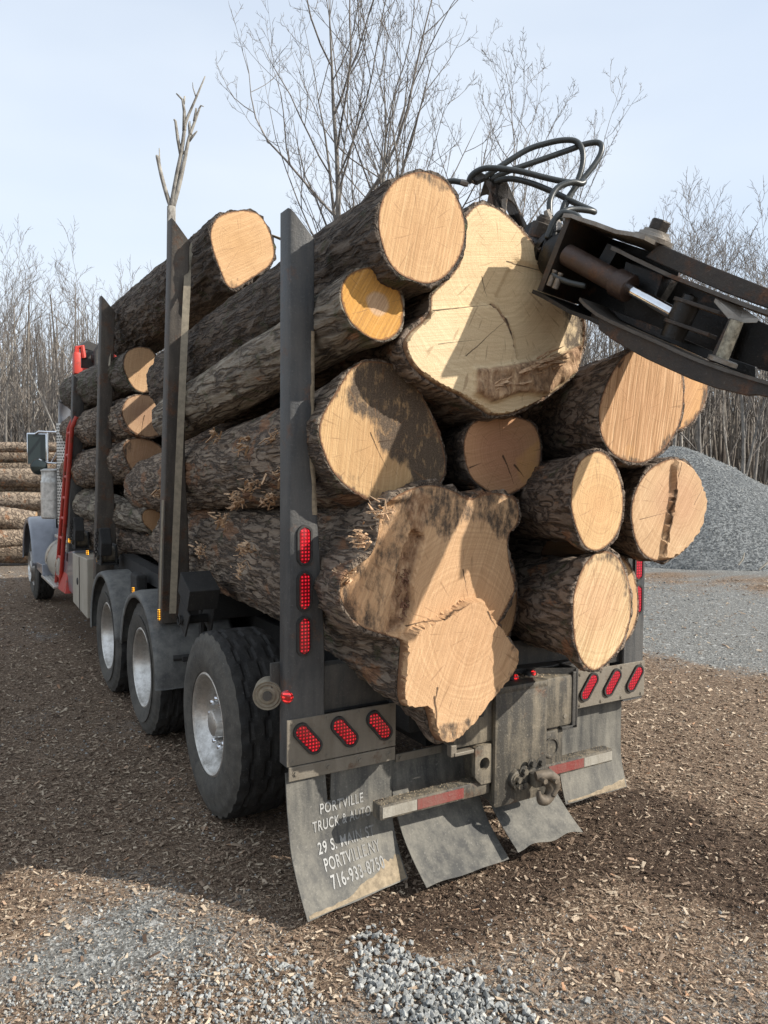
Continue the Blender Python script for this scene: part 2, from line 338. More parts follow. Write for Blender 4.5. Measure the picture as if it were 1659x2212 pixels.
# ---------------------------------------------------------------- logs
def ell(x0, x1, y0, y1, rot=0, wob=.03, seed=1, n=28):
    R = np.random.RandomState(seed); cx, cy, a, b = (x0+x1)/2, (y0+y1)/2, (x1-x0)/2, (y1-y0)/2; o = []
    ph = R.rand(4)*6.28; c, s = math.cos(rot), math.sin(rot)
    for k in range(n):
        t = 2*math.pi*k/n; q = 1+wob*(math.sin(2*t+ph[0])+.7*math.sin(3*t+ph[1])+.45*math.sin(5*t+ph[2])+.25*math.sin(9*t+ph[3]))
        x, y = a*q*math.cos(t), b*q*math.sin(t); o.append((cx+x*c-y*s, cy+x*s+y*c))
    return o
def inpoly(P, Q):
    x, y = Q[:, 0], Q[:, 1]; r = np.zeros(len(Q), bool); n = len(P); j = n-1
    for i in range(n):
        a = (P[i, 1] > y) != (P[j, 1] > y)
        with np.errstate(divide='ignore', invalid='ignore'):
            r ^= a & (x < (P[j, 0]-P[i, 0])*(y-P[i, 1])/(P[j, 1]-P[i, 1]+1e-12)+P[i, 0])
        j = i
    return r
def sdist(P, Q):            # signed distance to polygon P (negative inside)
    d = np.full(len(Q), 1e9); n = len(P)
    for i in range(n):
        a, b = P[i], P[(i+1) % n]; e = b-a; t = (((Q-a)@e)/(e@e+1e-12)).clip(0, 1); d = np.minimum(d, np.linalg.norm(Q-a-t[:, None]*e, axis=1))
    return np.where(inpoly(P, Q), -d, d)
def sstep(a, b, x): t = ((x-a)/(b-a)).clip(0, 1); return t*t*(3-2*t)
def resample(P, n):
    P = np.asarray(P); Q = np.vstack([P, P[:1]]); s = np.r_[0, np.cumsum(np.linalg.norm(np.diff(Q, axis=0), axis=1))]; t = np.linspace(0, s[-1], n, endpoint=False)
    return np.array([np.interp(t, s, Q[:, k]) for k in range(Q.shape[1])]).T
GROUP = 'sawn logs loaded on the truck'
def log(label, px, Yf, far, rfar, bark, wood=None, flare=.5, tilt=(0, 0), amp=.022, regions=(), n=170, step=.03, grid=.016, pith=None, cracks=(), wob=.004, smoothk=4, mid=None, freq=1.0, quick=0):
    px = smoothline(px, smoothk, True) if smoothk > 1 else np.asarray(px, float)
    cu, cv = px.mean(0); c0 = at(cu, cv, 1, Yf)
    def unp(u, v):
        p = at(u, v, 1, Yf)
        for _ in range(3): p = at(u, v, 1, Yf+tilt[0]*(p[0]-c0[0])+tilt[1]*(p[2]-c0[2]))
        return p
    O = resample([unp(u, v)[[0, 2]] for u, v in px], n); A = .5*np.sum(O[:, 0]*np.roll(O[:, 1], -1)-O[:, 1]*np.roll(O[:, 0], -1))
    if A < 0: O = O[::-1]
    c = O.mean(0); c0 = np.array([c[0], Yf, c[1]]); ang = np.arctan2(O[:, 1]-c[1], O[:, 0]-c[0]); k0 = np.argmin(np.abs(ang)); O = np.roll(O, -k0, 0)-c
    c1 = at(*far); Lg = np.linalg.norm(c1-c0)
    loc = lambda u, v: unp(u, v)[[0, 2]]-c
    root = thing('log', label, 'log', c0, GROUP)
    # bark tube
    m = int(Lg/step); ts = np.linspace(0, 1, m)**1.15; th = 2*math.pi*np.arange(n)/n
    arc = np.r_[0, np.cumsum(np.linalg.norm(np.diff(np.vstack([O, O[:1]]), axis=0), axis=1))]; thA = 2*math.pi*arc[:-1]/arc[-1]
    circ = np.stack([np.cos(thA), np.sin(thA)], 1); r0 = math.sqrt(abs(A)/math.pi)
    yo = tilt[0]*O[:, 0]+tilt[1]*O[:, 1]
    V = []; sd = sum(map(ord, label)) % 97/7.
    for i, t in enumerate(ts):
        cc = c0+(c1-c0)*t
        if mid is not None: cc = cc+4*t*(1-t)*np.array(mid)
        s = sstep(0, flare, np.array(t*Lg)); rr = r0*.97+(rfar-r0*.97)*t
        if quick: xq = min(1, t*Lg/flare); s = 1-(1-xq)**2.2; rr = rfar+(r0*.97-rfar)*math.exp(-t*Lg/quick)
        P = O*(1-s)+circ*rr*s
        P = P*(1+.05*s*(fbm(np.stack([circ[:, 0]*1.2+sd, np.full(n, t*Lg*1.1), circ[:, 1]*1.2], 1), 2)-.5)[:, None]*2)
        nx = np.roll(P, -1, 0)-np.roll(P, 1, 0); N2 = np.stack([nx[:, 1], -nx[:, 0]], 1); N2 /= np.linalg.norm(N2, axis=1)[:, None]+1e-9
        rad = max(rr, .15); q = np.stack([P[:, 0]*16*freq+sd, np.full(n, t*Lg*3.6*freq), P[:, 1]*16*freq], 1)
        d = amp*(ridge(q, 3)*1.1+.5*fbm(q*.45+5, 3)-.3)
        if i == 0: d = d*.6+.004
        P = P+N2*d[:, None]
        yy = (cc[1])+yo*(1-s)
        V.append(np.stack([cc[0]+P[:, 0], yy*np.ones(n), cc[2]+P[:, 1]], 1))
    inner = np.stack([c0[0]+O[:, 0], Yf+yo+.002, c0[2]+O[:, 1]], 1)
    V = [inner]+V; ce = V[-1].mean(0); VV = np.vstack(V+[ce[None]]); m1 = len(V)
    k = np.arange(n); k2 = (k+1) % n; F = []
    for i in range(m1-1): F += np.stack([i*n+k, i*n+k2, (i+1)*n+k2, (i+1)*n+k], 1).tolist()
    mesh('bark', VV, F, bark, root, True)
    far_end = np.vstack([V[-1], ce[None]])
    mesh('far_end', far_end, [[a, b, n] for a, b in zip(k.tolist(), k2.tolist())], M['wood_plain'], root)
    # sawn face
    x0, z0 = O.min(0); x1, z1 = O.max(0); R = np.random.RandomState(3)
    gx, gz = np.meshgrid(np.arange(x0, x1, grid), np.arange(z0, z1, grid)); G = np.stack([gx.ravel(), gz.ravel()], 1)+R.uniform(-.25, .25, (gx.size, 2))*grid
    G = G[sdist(O, G) < -grid*.6]
    pts = [Vector(p) for p in np.vstack([O, G])]
    vo, ed, fo, *_ = delaunay_2d_cdt(pts, [(i, (i+1) % n) for i in range(n)], [], 1, 1e-6)
    Q = np.array([[p[0], p[1]] for p in vo]); stain = np.zeros(len(Q)); tint = np.zeros(len(Q)); rough = np.zeros(len(Q)); h = np.zeros(len(Q))
    wv = (fbm(np.stack([Q[:, 0]*9+sd, Q[:, 1]*9, Q[:, 0]*0], 1), 3)-.5)
    for poly, feather, dct in regions:
        if isinstance(poly, str) and poly == 'rim': dd = -sdist(O, Q)-dct.get('w', .03)
        else: dd = sdist(np.array([loc(*p) for p in poly]), Q)
        wgt = 1-sstep(-feather, feather, dd+wv*dct.get('jit', feather*1.2))
        if 'stain' in dct: stain = np.maximum(stain, wgt*dct['stain'])
        if 'tint' in dct: tint = np.maximum(tint, wgt*dct['tint'])
        if 'rough' in dct: rough = np.maximum(rough, wgt*dct['rough'])
        if 'h' in dct: h += wgt*dct['h']
        if 'slope' in dct: h += wgt*((Q-Q[wgt > .5].mean(0))@np.array(dct['slope']) if (wgt > .5).any() else 0)
    bnd = np.arange(len(Q)) < n
    h = h+rough*.05*(fbm(np.stack([Q[:, 0]*38, Q[:, 1]*14, Q[:, 0]*0], 1), 3)-.5)
    h = np.where(bnd, 0, h)+np.where(bnd, 0, wv*wob*2)
    FV = np.stack([c0[0]+Q[:, 0], Yf+tilt[0]*Q[:, 0]+tilt[1]*Q[:, 1]-h, c0[2]+Q[:, 1]], 1)
    F2 = [list(f) for f in fo]
    wd = dict(wood or {}); wd['pith'] = tuple(loc(*pith)) if pith else (0., 0.); wd['cracks'] = [tuple(loc(a, b))+tuple(loc(c_, d))+(e,) for a, b, c_, d, e in cracks]
    o = mesh('cut_face', FV, F2, wood_mat('sawn_wood', **wd), root, True)
    bm = bmesh.new(); bm.from_mesh(o.data); bmesh.ops.recalc_face_normals(bm, faces=bm.faces)
    if sum(f.normal.y*f.calc_area() for f in bm.faces) > 0: bmesh.ops.reverse_faces(bm, faces=bm.faces)
    bm.to_mesh(o.data); bm.free(); o.data.set_sharp_from_angle(angle=math.radians(38))
    rimv = 1-sstep(.004, .013, -sdist(O, Q)+wv*.01)
    for nm, arr in (('stain', stain), ('tint', tint), ('rough', rough), ('rim', rimv)):
        a = o.data.attributes.new(nm, 'FLOAT', 'POINT'); a.data.foreach_set('value', arr.astype(np.float32))
    return root, loc, unp
M['wood_plain'] = flat_mat('plain_sawn_wood', (.42, .27, .15), .85, 0, .3, 12)
BK = dict(
 dark=bark_mat('dark_furrowed_bark', (.007, .005, .004), (.055, .036, .025), (.18, .14, .105), .3, .05, .95),
 grey=bark_mat('grey_flaky_bark', (.03, .022, .015), (.20, .16, .115), (.42, .37, .29), .35, .08, .55, .3),
 brown=bark_mat('brown_ridged_bark', (.013, .008, .005), (.15, .098, .062), (.42, .335, .25), .15, .36),
 oak=bark_mat('coarse_brown_bark', (.014, .009, .006), (.14, .093, .06), (.40, .31, .235), .3, .26, .8),
 red=bark_mat('reddish_brown_bark', (.013, .008, .005), (.115, .072, .047), (.33, .25, .185), .05, .2, .9))
# upper centre log
log('big dark-barked log with a round pale end, highest on the load', [(905, 371), (938, 378), (965, 395), (988, 432), (1001, 470), (1004, 505), (996, 545), (978, 578), (955, 601), (925, 612), (895, 606), (862, 590), (838, 560), (824, 520), (818, 485), (822, 445), (838, 410), (862, 385)], -.4, (393, 826, 0, -.76), .28, BK['dark'],
 dict(sap=(.62, .40, .21), heart=(.56, .35, .18), hr=(.02, .2), kerf=1.36, kerf_amt=.42, ring=70), flare=.4, pith=(905, 500), amp=.03,
 regions=[([(868, 365), (905, 360), (960, 385), (975, 410), (940, 430), (925, 400), (895, 385)], .02, dict(stain=.62)), ('rim', .004, dict(stain=.5, w=.006))], n=200)
# small orange log below it
log('slim log with a bright orange end around a pale heart, tucked under the highest log', [(800, 577), (830, 588), (855, 612), (868, 645), (871, 672), (866, 705), (848, 728), (820, 735), (790, 724), (762, 700), (745, 672), (737, 640), (742, 610), (762, 588)], -.28, (378, 905, 0, -.92), .175, BK['grey'],
 dict(sap=(.66, .33, .06), heart=(.62, .42, .26), hr=(.045, .06), kerf=1.05, kerf_amt=.5, ring=60, ring_amt=.2), flare=.3, pith=(815, 660), amp=.016, freq=.6,
 regions=[('rim', .006, dict(tint=.25, w=.012))])
# stained end below
D_OUT = [(790, 781), (830, 783), (868, 795), (893, 822), (915, 862), (935, 905), (955, 960), (962, 1005), (952, 1040), (920, 1068), (880, 1090), (838, 1093), (795, 1078), (755, 1055), (722, 1022), (703, 985), (690, 940), (694, 905), (712, 870), (735, 832), (760, 795)]
log('thick log with its end half stained dark grey, left of centre under the orange log', D_OUT, -.15, (330, 1050, 0, -.79), .25, BK['brown'],
 dict(sap=(.60, .40, .20), heart=(.52, .33, .16), hr=(.05, .3), kerf=1.45, kerf_amt=.35, ring=70), flare=.45, pith=(818, 955), amp=.02, quick=1.3,
 regions=[([(790, 770), (880, 780), (975, 960), (975, 1060), (860, 1105), (850, 1060), (895, 1035), (880, 1010), (840, 990), (822, 965), (806, 925), (790, 905), (760, 900), (745, 870), (740, 840)], .035, dict(stain=.83)),
          ('rim', .008, dict(stain=.75, w=.01)), ([(690, 1040), (760, 1010), (850, 1060), (860, 1100), (760, 1080)], .03, dict(stain=.45))],
 cracks=[(800, 935, 835, 1010, .004), (818, 955, 862, 948, .003)], n=200)
# top left log, further forward
log('dark-barked log with a pale orange end, highest on the left between the stakes', [(530, 455), (556, 462), (575, 485), (588, 520), (592, 550), (580, 575), (545, 600), (508, 622), (490, 615), (478, 588), (462, 545), (455, 505), (466, 475), (490, 460)], 1.8, (282, 718, 0, -.72), .30, BK['dark'],
 dict(sap=(.66, .42, .22), heart=(.60, .37, .18), hr=(.02, .2), kerf=.5, kerf_amt=.3, ring=65), flare=.4, pith=(520, 530), amp=.032, regions=[([(480, 600), (520, 600), (510, 630), (485, 630)], .02, dict(stain=.5)), ('rim', .004, dict(stain=.45, w=.006))], n=180)
# huge two-part butt
E_OUT = [(1034, 442), (1064, 447), (1090, 462), (1115, 485), (1135, 505), (1153, 527), (1170, 552), (1185, 575), (1205, 600), (1232, 640), (1252, 672), (1263, 700), (1261, 745), (1248, 790), (1225, 824), (1190, 850), (1157, 870), (1102, 893), (1060, 897), (1040, 886), (1012, 868), (988, 853), (954, 838), (916, 815), (890, 792), (877, 770), (870, 743), (884, 718), (912, 694), (930, 668), (932, 640), (955, 615), (990, 575), (1000, 540), (1003, 500), (1005, 470)]
log('huge irregular log with a pale yellow split end, under the grapple', E_OUT, -.3, (560, 930, 1, 4.4), .42, BK['oak'],
 dict(sap=(.74, .60, .38), heart=(.72, .55, .32), hr=(.1, .5), kerf=.15, kerf_amt=.16, ring=42, ring_amt=.2), flare=.7, pith=(1080, 560), amp=.025, grid=.011,
 regions=[([(925, 672), (1055, 660), (1100, 690), (1118, 790), (1200, 905), (850, 905), (850, 700)], .006, dict(h=.025, tint=.15, jit=.006)),
          ([(1112, 560), (1280, 620), (1280, 800), (1125, 790), (1100, 700), (1070, 640)], .012, dict(h=-.012, jit=.01)),
          ([(1056, 655), (1066, 655), (1098, 688), (1112, 720), (1122, 775), (1112, 780), (1100, 730), (1088, 700)], .006, dict(rough=.85, h=-.012, jit=.004)),
          ([(1205, 620), (1270, 680), (1275, 790), (1235, 790), (1215, 740), (1225, 690)], .03, dict(stain=.72)),
          ([(1020, 800), (1100, 790), (1180, 775), (1255, 745), (1250, 800), (1180, 850), (1110, 850), (1050, 870), (1015, 850)], .015, dict(rough=1., h=.035)),
          ('rim', .004, dict(stain=.45, w=.006))],
 cracks=[(933, 672, 1060, 659, .005), (1060, 659, 1090, 690, .008), (1090, 690, 1120, 775, .012), (1040, 598, 1052, 640, .004), (1095, 565, 1198, 590, .004), (1000, 770, 1090, 690, .003), (940, 745, 1030, 735, .002)], n=260)  # the short upper line draws the hinge's small shadow among the cracks
# centre reddish
log('mid-sized log with a reddish round end, under the huge yellow log', [(1085, 898), (1120, 902), (1150, 915), (1165, 945), (1168, 985), (1160, 1020), (1140, 1045), (1105, 1066), (1078, 1070), (1045, 1055), (1018, 1030), (1004, 990), (1003, 950), (1018, 918), (1048, 903)], -.2, (700, 1040, 1, 4.3), .22, BK['red'],
 dict(sap=(.56, .31, .17), heart=(.47, .24, .14), hr=(.1, .2), kerf=.2, kerf_amt=.2, ring=75, ring_amt=.35), flare=.3, pith=(1085, 985), amp=.02,
 regions=[([(1110, 990), (1170, 940), (1170, 1040), (1120, 1060)], .04, dict(tint=.5)), ('rim', .004, dict(stain=.5, w=.006))], cracks=[(1088, 985, 1110, 1045, .006), (1112, 1005, 1130, 1030, .007), (1015, 1010, 1040, 1000, .004)])  # tint patch paints the sunlit lower right of this end
# right group
log('large log with a tall oval salmon end scored by saw marks, below the grapple', [(1370, 756), (1410, 760), (1445, 775), (1470, 800), (1476, 850), (1470, 905), (1452, 945), (1425, 978), (1390, 998), (1355, 996), (1325, 980), (1303, 948), (1294, 905), (1298, 865), (1315, 820), (1340, 778)], -.66, (880, 1010, 1, 4.3), .3, BK['red'],
 dict(sap=(.57, .34, .18), heart=(.52, .30, .16), hr=(.1, .3), kerf=1.42, kerf_amt=.9, ring=55, ring_amt=.15), flare=.4, pith=(1383, 890), amp=.025,
 regions=[([(1330, 975), (1400, 990), (1450, 930), (1475, 940), (1400, 1010), (1340, 1005)], .02, dict(stain=.6)), ([(1290, 990), (1300, 850), (1320, 850), (1330, 960), (1480, 940), (1420, 1010)], .02, dict(tint=.3))], cracks=[(1338, 790, 1350, 775, .012), (1412, 770, 1414, 785, .01)], n=190)
log('log with a smoke-stained orange end partly hidden behind the tall salmon one, far right', [(1455, 745), (1490, 755), (1515, 785), (1528, 830), (1522, 870), (1500, 905), (1475, 925), (1445, 925), (1420, 900), (1405, 860), (1402, 810), (1415, 770)], -.4, (960, 1015, 1, 4.2), .24, BK['oak'],
 dict(sap=(.60, .34, .15), heart=(.54, .30, .15), kerf=1.0, kerf_amt=.4), flare=.3, pith=(1450, 850), regions=[([(1515, 780), (1540, 800), (1535, 890), (1480, 935), (1470, 920), (1508, 880), (1515, 830)], .025, dict(stain=.7))])
log('log with a narrow oval yellow end, second from the right in the middle row', [(1290, 975), (1315, 988), (1333, 1020), (1344, 1060), (1345, 1100), (1338, 1140), (1320, 1170), (1292, 1189), (1265, 1180), (1247, 1145), (1236, 1105), (1234, 1075), (1238, 1035), (1255, 995)], -.68, (840, 1075, 1, 4.1), .25, BK['red'],
 dict(sap=(.70, .48, .25), heart=(.64, .40, .20), hr=(.04, .2), kerf=1.3, kerf_amt=.25, ring=80, ring_amt=.35), flare=.3, pith=(1294, 1090), amp=.026, regions=[('rim', .004, dict(stain=.4, w=.006)), ([(1280, 985), (1300, 985), (1296, 1015), (1286, 1010)], .01, dict(stain=.5))])
log('log with a broad beige end crossed by a saw ridge, far right of middle row', [(1457, 991), (1485, 1003), (1508, 1035), (1519, 1075), (1520, 1105), (1508, 1145), (1483, 1180), (1455, 1203), (1425, 1211), (1395, 1200), (1375, 1170), (1366, 1130), (1365, 1095), (1376, 1055), (1398, 1020), (1425, 1000)], -.56, (940, 1085, 1, 4.1), .25, BK['red'],
 dict(sap=(.58, .40, .24), heart=(.54, .34, .21), kerf=.95, kerf_amt=.35, ring=60), flare=.3, pith=(1460, 1085), amp=.024,
 regions=[([(1455, 985), (1540, 990), (1540, 1220), (1422, 1225), (1436, 1140), (1448, 1080)], .003, dict(h=.03, tint=.1, jit=0))], cracks=[(1452, 1060, 1427, 1205, .009), (1462, 995, 1450, 1062, .003), (1382, 1122, 1450, 1105, .002), (1488, 1090, 1515, 1035, .002)])
log('log with an oval pale yellow end, lowest on the right above the round-cornered housing', [(1300, 1190), (1330, 1200), (1350, 1235), (1361, 1280), (1362, 1325), (1350, 1375), (1330, 1410), (1300, 1440), (1278, 1447), (1256, 1425), (1242, 1385), (1238, 1335), (1240, 1285), (1255, 1235), (1275, 1205)], -.66, (840, 1245, 1, 4.2), .3, BK['oak'],
 dict(sap=(.72, .54, .31), heart=(.66, .44, .26), hr=(.08, .26), kerf=1.15, kerf_amt=.6, ring=50), flare=.3, pith=(1288, 1305), amp=.03,
 regions=[([(1240, 1240), (1270, 1185), (1330, 1190), (1372, 1280), (1360, 1370), (1350, 1300), (1335, 1245), (1310, 1215), (1270, 1225), (1258, 1255)], .025, dict(stain=.62)), ('rim', .004, dict(stain=.5, w=.006))], n=190)
log('pale log end showing as a thin sliver behind the lowest right log', ell(1262, 1378, 1195, 1400, 0, .02, 4), -.3, (900, 1235, 1, 4.1), .27, BK['oak'], dict(kerf=1.2, kerf_amt=.3), pith=(1320, 1300))
log('pale log end showing as a sliver between the burl-topped butt and the lowest right log', ell(1010, 1117, 1163, 1400, 0, .02, 6), -.12, (760, 1220, 1, 4.2), .27, BK['oak'], dict(sap=(.56, .36, .2), kerf=1.2, kerf_amt=.3), pith=(1060, 1290))
# the huge flared butt
K_OUT = [(829, 1096), (850, 1075), (876, 1061), (905, 1051), (938, 1049), (978, 1061), (1012, 1077), (1045, 1068), (1071, 1065), (1102, 1073), (1118, 1090), (1120, 1120), (1112, 1140), (1100, 1152), (1096, 1180), (1102, 1225), (1112, 1270), (1100, 1300), (1085, 1330), (1075, 1350), (1087, 1374), (1108, 1401), (1107, 1425), (1098, 1448), (1079, 1475), (1051, 1507), (1025, 1540), (1005, 1566), (980, 1590), (958, 1600), (940, 1597), (928, 1575), (922, 1545), (912, 1524), (890, 1525), (866, 1522), (858, 1495), (860, 1450), (864, 1400), (862, 1382), (846, 1376), (820, 1368), (790, 1358), (768, 1342), (751, 1323), (740, 1300), (735, 1280), (739, 1252), (755, 1235), (775, 1220), (800, 1200), (815, 1165), (820, 1125)]
LOBE = [(862, 1380), (900, 1352), (950, 1330), (1000, 1298), (1032, 1293), (1062, 1345), (1090, 1372), (1125, 1400), (1090, 1500), (960, 1620), (920, 1590), (905, 1530), (850, 1535)]
kb, kloc, kunp = log('enormous flared butt log with a lobed, burl-topped end, lowest on the left', K_OUT, -.35, (402, 1168, 0, -.66), .27, BK['brown'],
 dict(sap=(.64, .42, .24), heart=(.58, .36, .20), hr=(.1, .5), kerf=1.2, kerf_amt=.3, ring=45, ring_amt=.3), flare=1.0, pith=(1010, 1360), amp=.035, grid=.010,
 regions=[([(820, 1030), (1140, 1030), (1130, 1150), (1100, 1180), (1070, 1165), (1040, 1130), (1000, 1140), (960, 1180), (935, 1130), (905, 1150), (880, 1150)], .05, dict(stain=.66)),
          ([(820, 1090), (890, 1080), (905, 1140), (890, 1160), (870, 1230), (850, 1300), (838, 1378), (720, 1330), (720, 1240), (780, 1200)], .012, dict(h=-.05, stain=.52, slope=(.25, 0), jit=.01)),
          ([(740, 1270), (760, 1240), (790, 1225), (800, 1260), (805, 1330), (790, 1360), (745, 1330)], .02, dict(stain=.62)),
          ([(895, 1145), (915, 1160), (905, 1200), (890, 1260), (893, 1300), (880, 1345), (858, 1368), (840, 1372), (850, 1300), (868, 1230), (880, 1180)], .008, dict(rough=1., h=-.045, jit=.012)),
          ([(900, 1050), (935, 1080), (915, 1140), (920, 1170), (895, 1160), (880, 1100)], .015, dict(rough=.75)),
          (LOBE, .004, dict(h=.055, jit=.006)),
          ([(1085, 1360), (1125, 1400), (1090, 1480), (1040, 1540), (1055, 1480), (1085, 1430)], .03, dict(stain=.45)),
          ([(930, 1560), (1010, 1540), (980, 1610), (930, 1610)], .025, dict(stain=.62)), ('rim', .006, dict(stain=.5, w=.008))],
 quick=1.7, mid=(0, 0, .03), cracks=[(1038, 1318, 1055, 1352, .006), (878, 1352, 945, 1335, .004), (945, 1335, 1000, 1300, .004), (1000, 1230, 1012, 1290, .003), (925, 1500, 930, 1575, .008), (930, 1480, 925, 1510, .006)], n=330, smoothk=3)
# front bundle
F = dict(kerf=1.4, kerf_amt=.25, ring=70, ring_amt=.3)
log('mossy log with a plain beige end, highest of the front bundle', [(305, 750), (325, 755), (338, 775), (340, 810), (334, 838), (315, 848), (292, 840), (275, 815), (267, 790), (272, 765), (287, 753)], 4, (170, 850, 0, -.97), .22, bark_mat('mossy_grey_bark', moss=.9, scuff=0), dict(sap=(.56, .38, .22), heart=(.5, .33, .19), **F), flare=.3, n=110, amp=.018)
log('log with a brown ringed end, second from the top of the front bundle', [(308, 853), (332, 858), (352, 872), (366, 890), (362, 918), (350, 936), (320, 944), (292, 935), (272, 915), (264, 890), (272, 866), (288, 856)], 4, (168, 932, 0, -1.0), .2, BK['brown'], dict(sap=(.46, .31, .2), heart=(.36, .23, .155), hr=(.06, .16), **F), flare=.3, pith=(312, 898), n=110, cracks=[(312, 898, 305, 940, .006)])
log('log with a shaded brown end, third from the top of the front bundle', [(300, 947), (325, 952), (346, 965), (356, 990), (350, 1015), (330, 1030), (305, 1036), (285, 1018), (272, 990), (266, 965), (278, 950)], 4.05, (172, 1020, 0, -1.0), .22, BK['brown'], dict(sap=(.50, .32, .19), heart=(.42, .26, .16), **F), flare=.3, n=110, regions=[([(262, 940), (285, 945), (275, 985), (300, 1040), (262, 1040)], .05, dict(stain=.8))])
log('crooked-ended log with a yellowish cut, fourth from the top of the front bundle', [(318, 1100), (340, 1104), (356, 1122), (358, 1145), (338, 1155), (322, 1142), (310, 1130), (307, 1112)], 3.8, (186, 1085, 0, -.97), .2, BK['grey'], dict(sap=(.50, .34, .17), **F), flare=.8, n=90)
log('low log with its small end just showing, at the bottom of the front bundle', [(345, 1160), (358, 1165), (362, 1185), (355, 1204), (342, 1205), (334, 1190), (336, 1170)], 3.9, (192, 1150, 0, -.95), .19, BK['oak'], dict(**F), flare=.8, n=90)
# inner logs that close the gaps of the stack, ends coloured dark for the shade there
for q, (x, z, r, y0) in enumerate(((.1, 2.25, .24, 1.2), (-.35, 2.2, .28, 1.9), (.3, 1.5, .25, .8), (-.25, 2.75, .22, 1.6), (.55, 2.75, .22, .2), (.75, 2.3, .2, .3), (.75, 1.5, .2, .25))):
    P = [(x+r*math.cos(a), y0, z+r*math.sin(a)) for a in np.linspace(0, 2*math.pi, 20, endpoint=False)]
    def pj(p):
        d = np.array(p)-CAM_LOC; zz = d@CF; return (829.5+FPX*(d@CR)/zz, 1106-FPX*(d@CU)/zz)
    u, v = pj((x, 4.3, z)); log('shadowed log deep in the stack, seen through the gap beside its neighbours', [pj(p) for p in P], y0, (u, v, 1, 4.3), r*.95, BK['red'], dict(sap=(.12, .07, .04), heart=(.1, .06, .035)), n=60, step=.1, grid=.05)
# front bundle inner logs
for q, (x, z, r) in enumerate(((-.45, 2.95, .22), (-.4, 2.5, .23), (-.5, 2.05, .24), (-.55, 1.65, .2), (0, 2.9, .24), (.05, 2.4, .25), (0, 1.9, .25), (-.1, 1.45, .22), (.5, 2.8, .25), (.55, 2.25, .25), (.5, 1.7, .25), (.9, 2.1, .2))):
    P = [(x+r*math.cos(a), 4.1, z+r*math.sin(a)) for a in np.linspace(0, 2*math.pi, 20, endpoint=False)]
    u, v = pj((x, 7.2, z)); log('inner log of the front bundle, mostly hidden by the outer ones', [pj(p) for p in P], 4.1, (u, v, 1, 7.2), r, BK['oak'], dict(), n=50, step=.12, grid=.06)
# ---------------------------------------------------------------- the truck
truck = thing('log_truck', 'grey log truck with tall black stakes, loaded with sawn logs and seen from behind', 'truck')
def oval(c, ex, ey, a, b, n=20):        # stadium outline, half length a along ex, half width b along ey
    P = []
    for k in range(n):
        t = 2*math.pi*k/n; s = a-b
        P.append(np.asarray(c)+ex*((s if math.cos(t) >= 0 else -s)+b*math.cos(t))+ey*b*math.sin(t))
    return P
def inflate(c, ex, ey, nn, a, b, h, n=24):
    m = MB(); R0 = oval(c, ex, ey, a, b, n); R1 = oval(c+nn*h*.8, ex, ey, a*.96, b*.9, n); R2 = oval(c+nn*h, ex, ey, a*.8, b*.6, n)
    F = [[k, (k+1) % n, n+(k+1) % n, n+k] for k in range(n)]+[[n+k, n+(k+1) % n, 2*n+(k+1) % n, 2*n+k] for k in range(n)]+[list(range(2*n, 3*n))]
    return m.add(R0+R1+R2, F)
def tail_lamp(parent, c, ang, lit, nn=np.array([0, -1., 0]), a=.084, b=.029):
    ex = np.array([math.cos(ang), 0, math.sin(ang)]); ey = np.cross(nn, ex); c = np.asarray(c, float)
    rim = MB(); n = 28; A0 = oval(c, ex, ey, a+.012, b+.012, n); A1 = oval(c+nn*.012, ex, ey, a+.010, b+.010, n); B1 = oval(c+nn*.012, ex, ey, a, b, n); B0 = oval(c+nn*.001, ex, ey, a-.002, b-.002, n)
    rim.add(A0+A1+B1+B0, [[j*n+k, j*n+(k+1) % n, (j+1)*n+(k+1) % n, (j+1)*n+k] for j in range(3) for k in range(n)])
    r = rim.build('lamp_rim', M['rubber'], parent, auto=40)
    inflate(c+nn*.002, ex, ey, nn, a, b, .008).build('tail_lamp', M['lens_lit'] if lit else M['lens_dim'], parent, auto=50)
def bolt(m, c, nn, r=.011, h=.008):
    x, y, d = frame(nn); m.prism([np.asarray(c)+r*(math.cos(t)*x+math.sin(t)*y) for t in np.arange(6)*math.pi/3], d*h)
    m.lathe(np.asarray(c)-d*.001, d, [(0, r*1.7), (.003, r*1.7), (.003, 0)], 12)
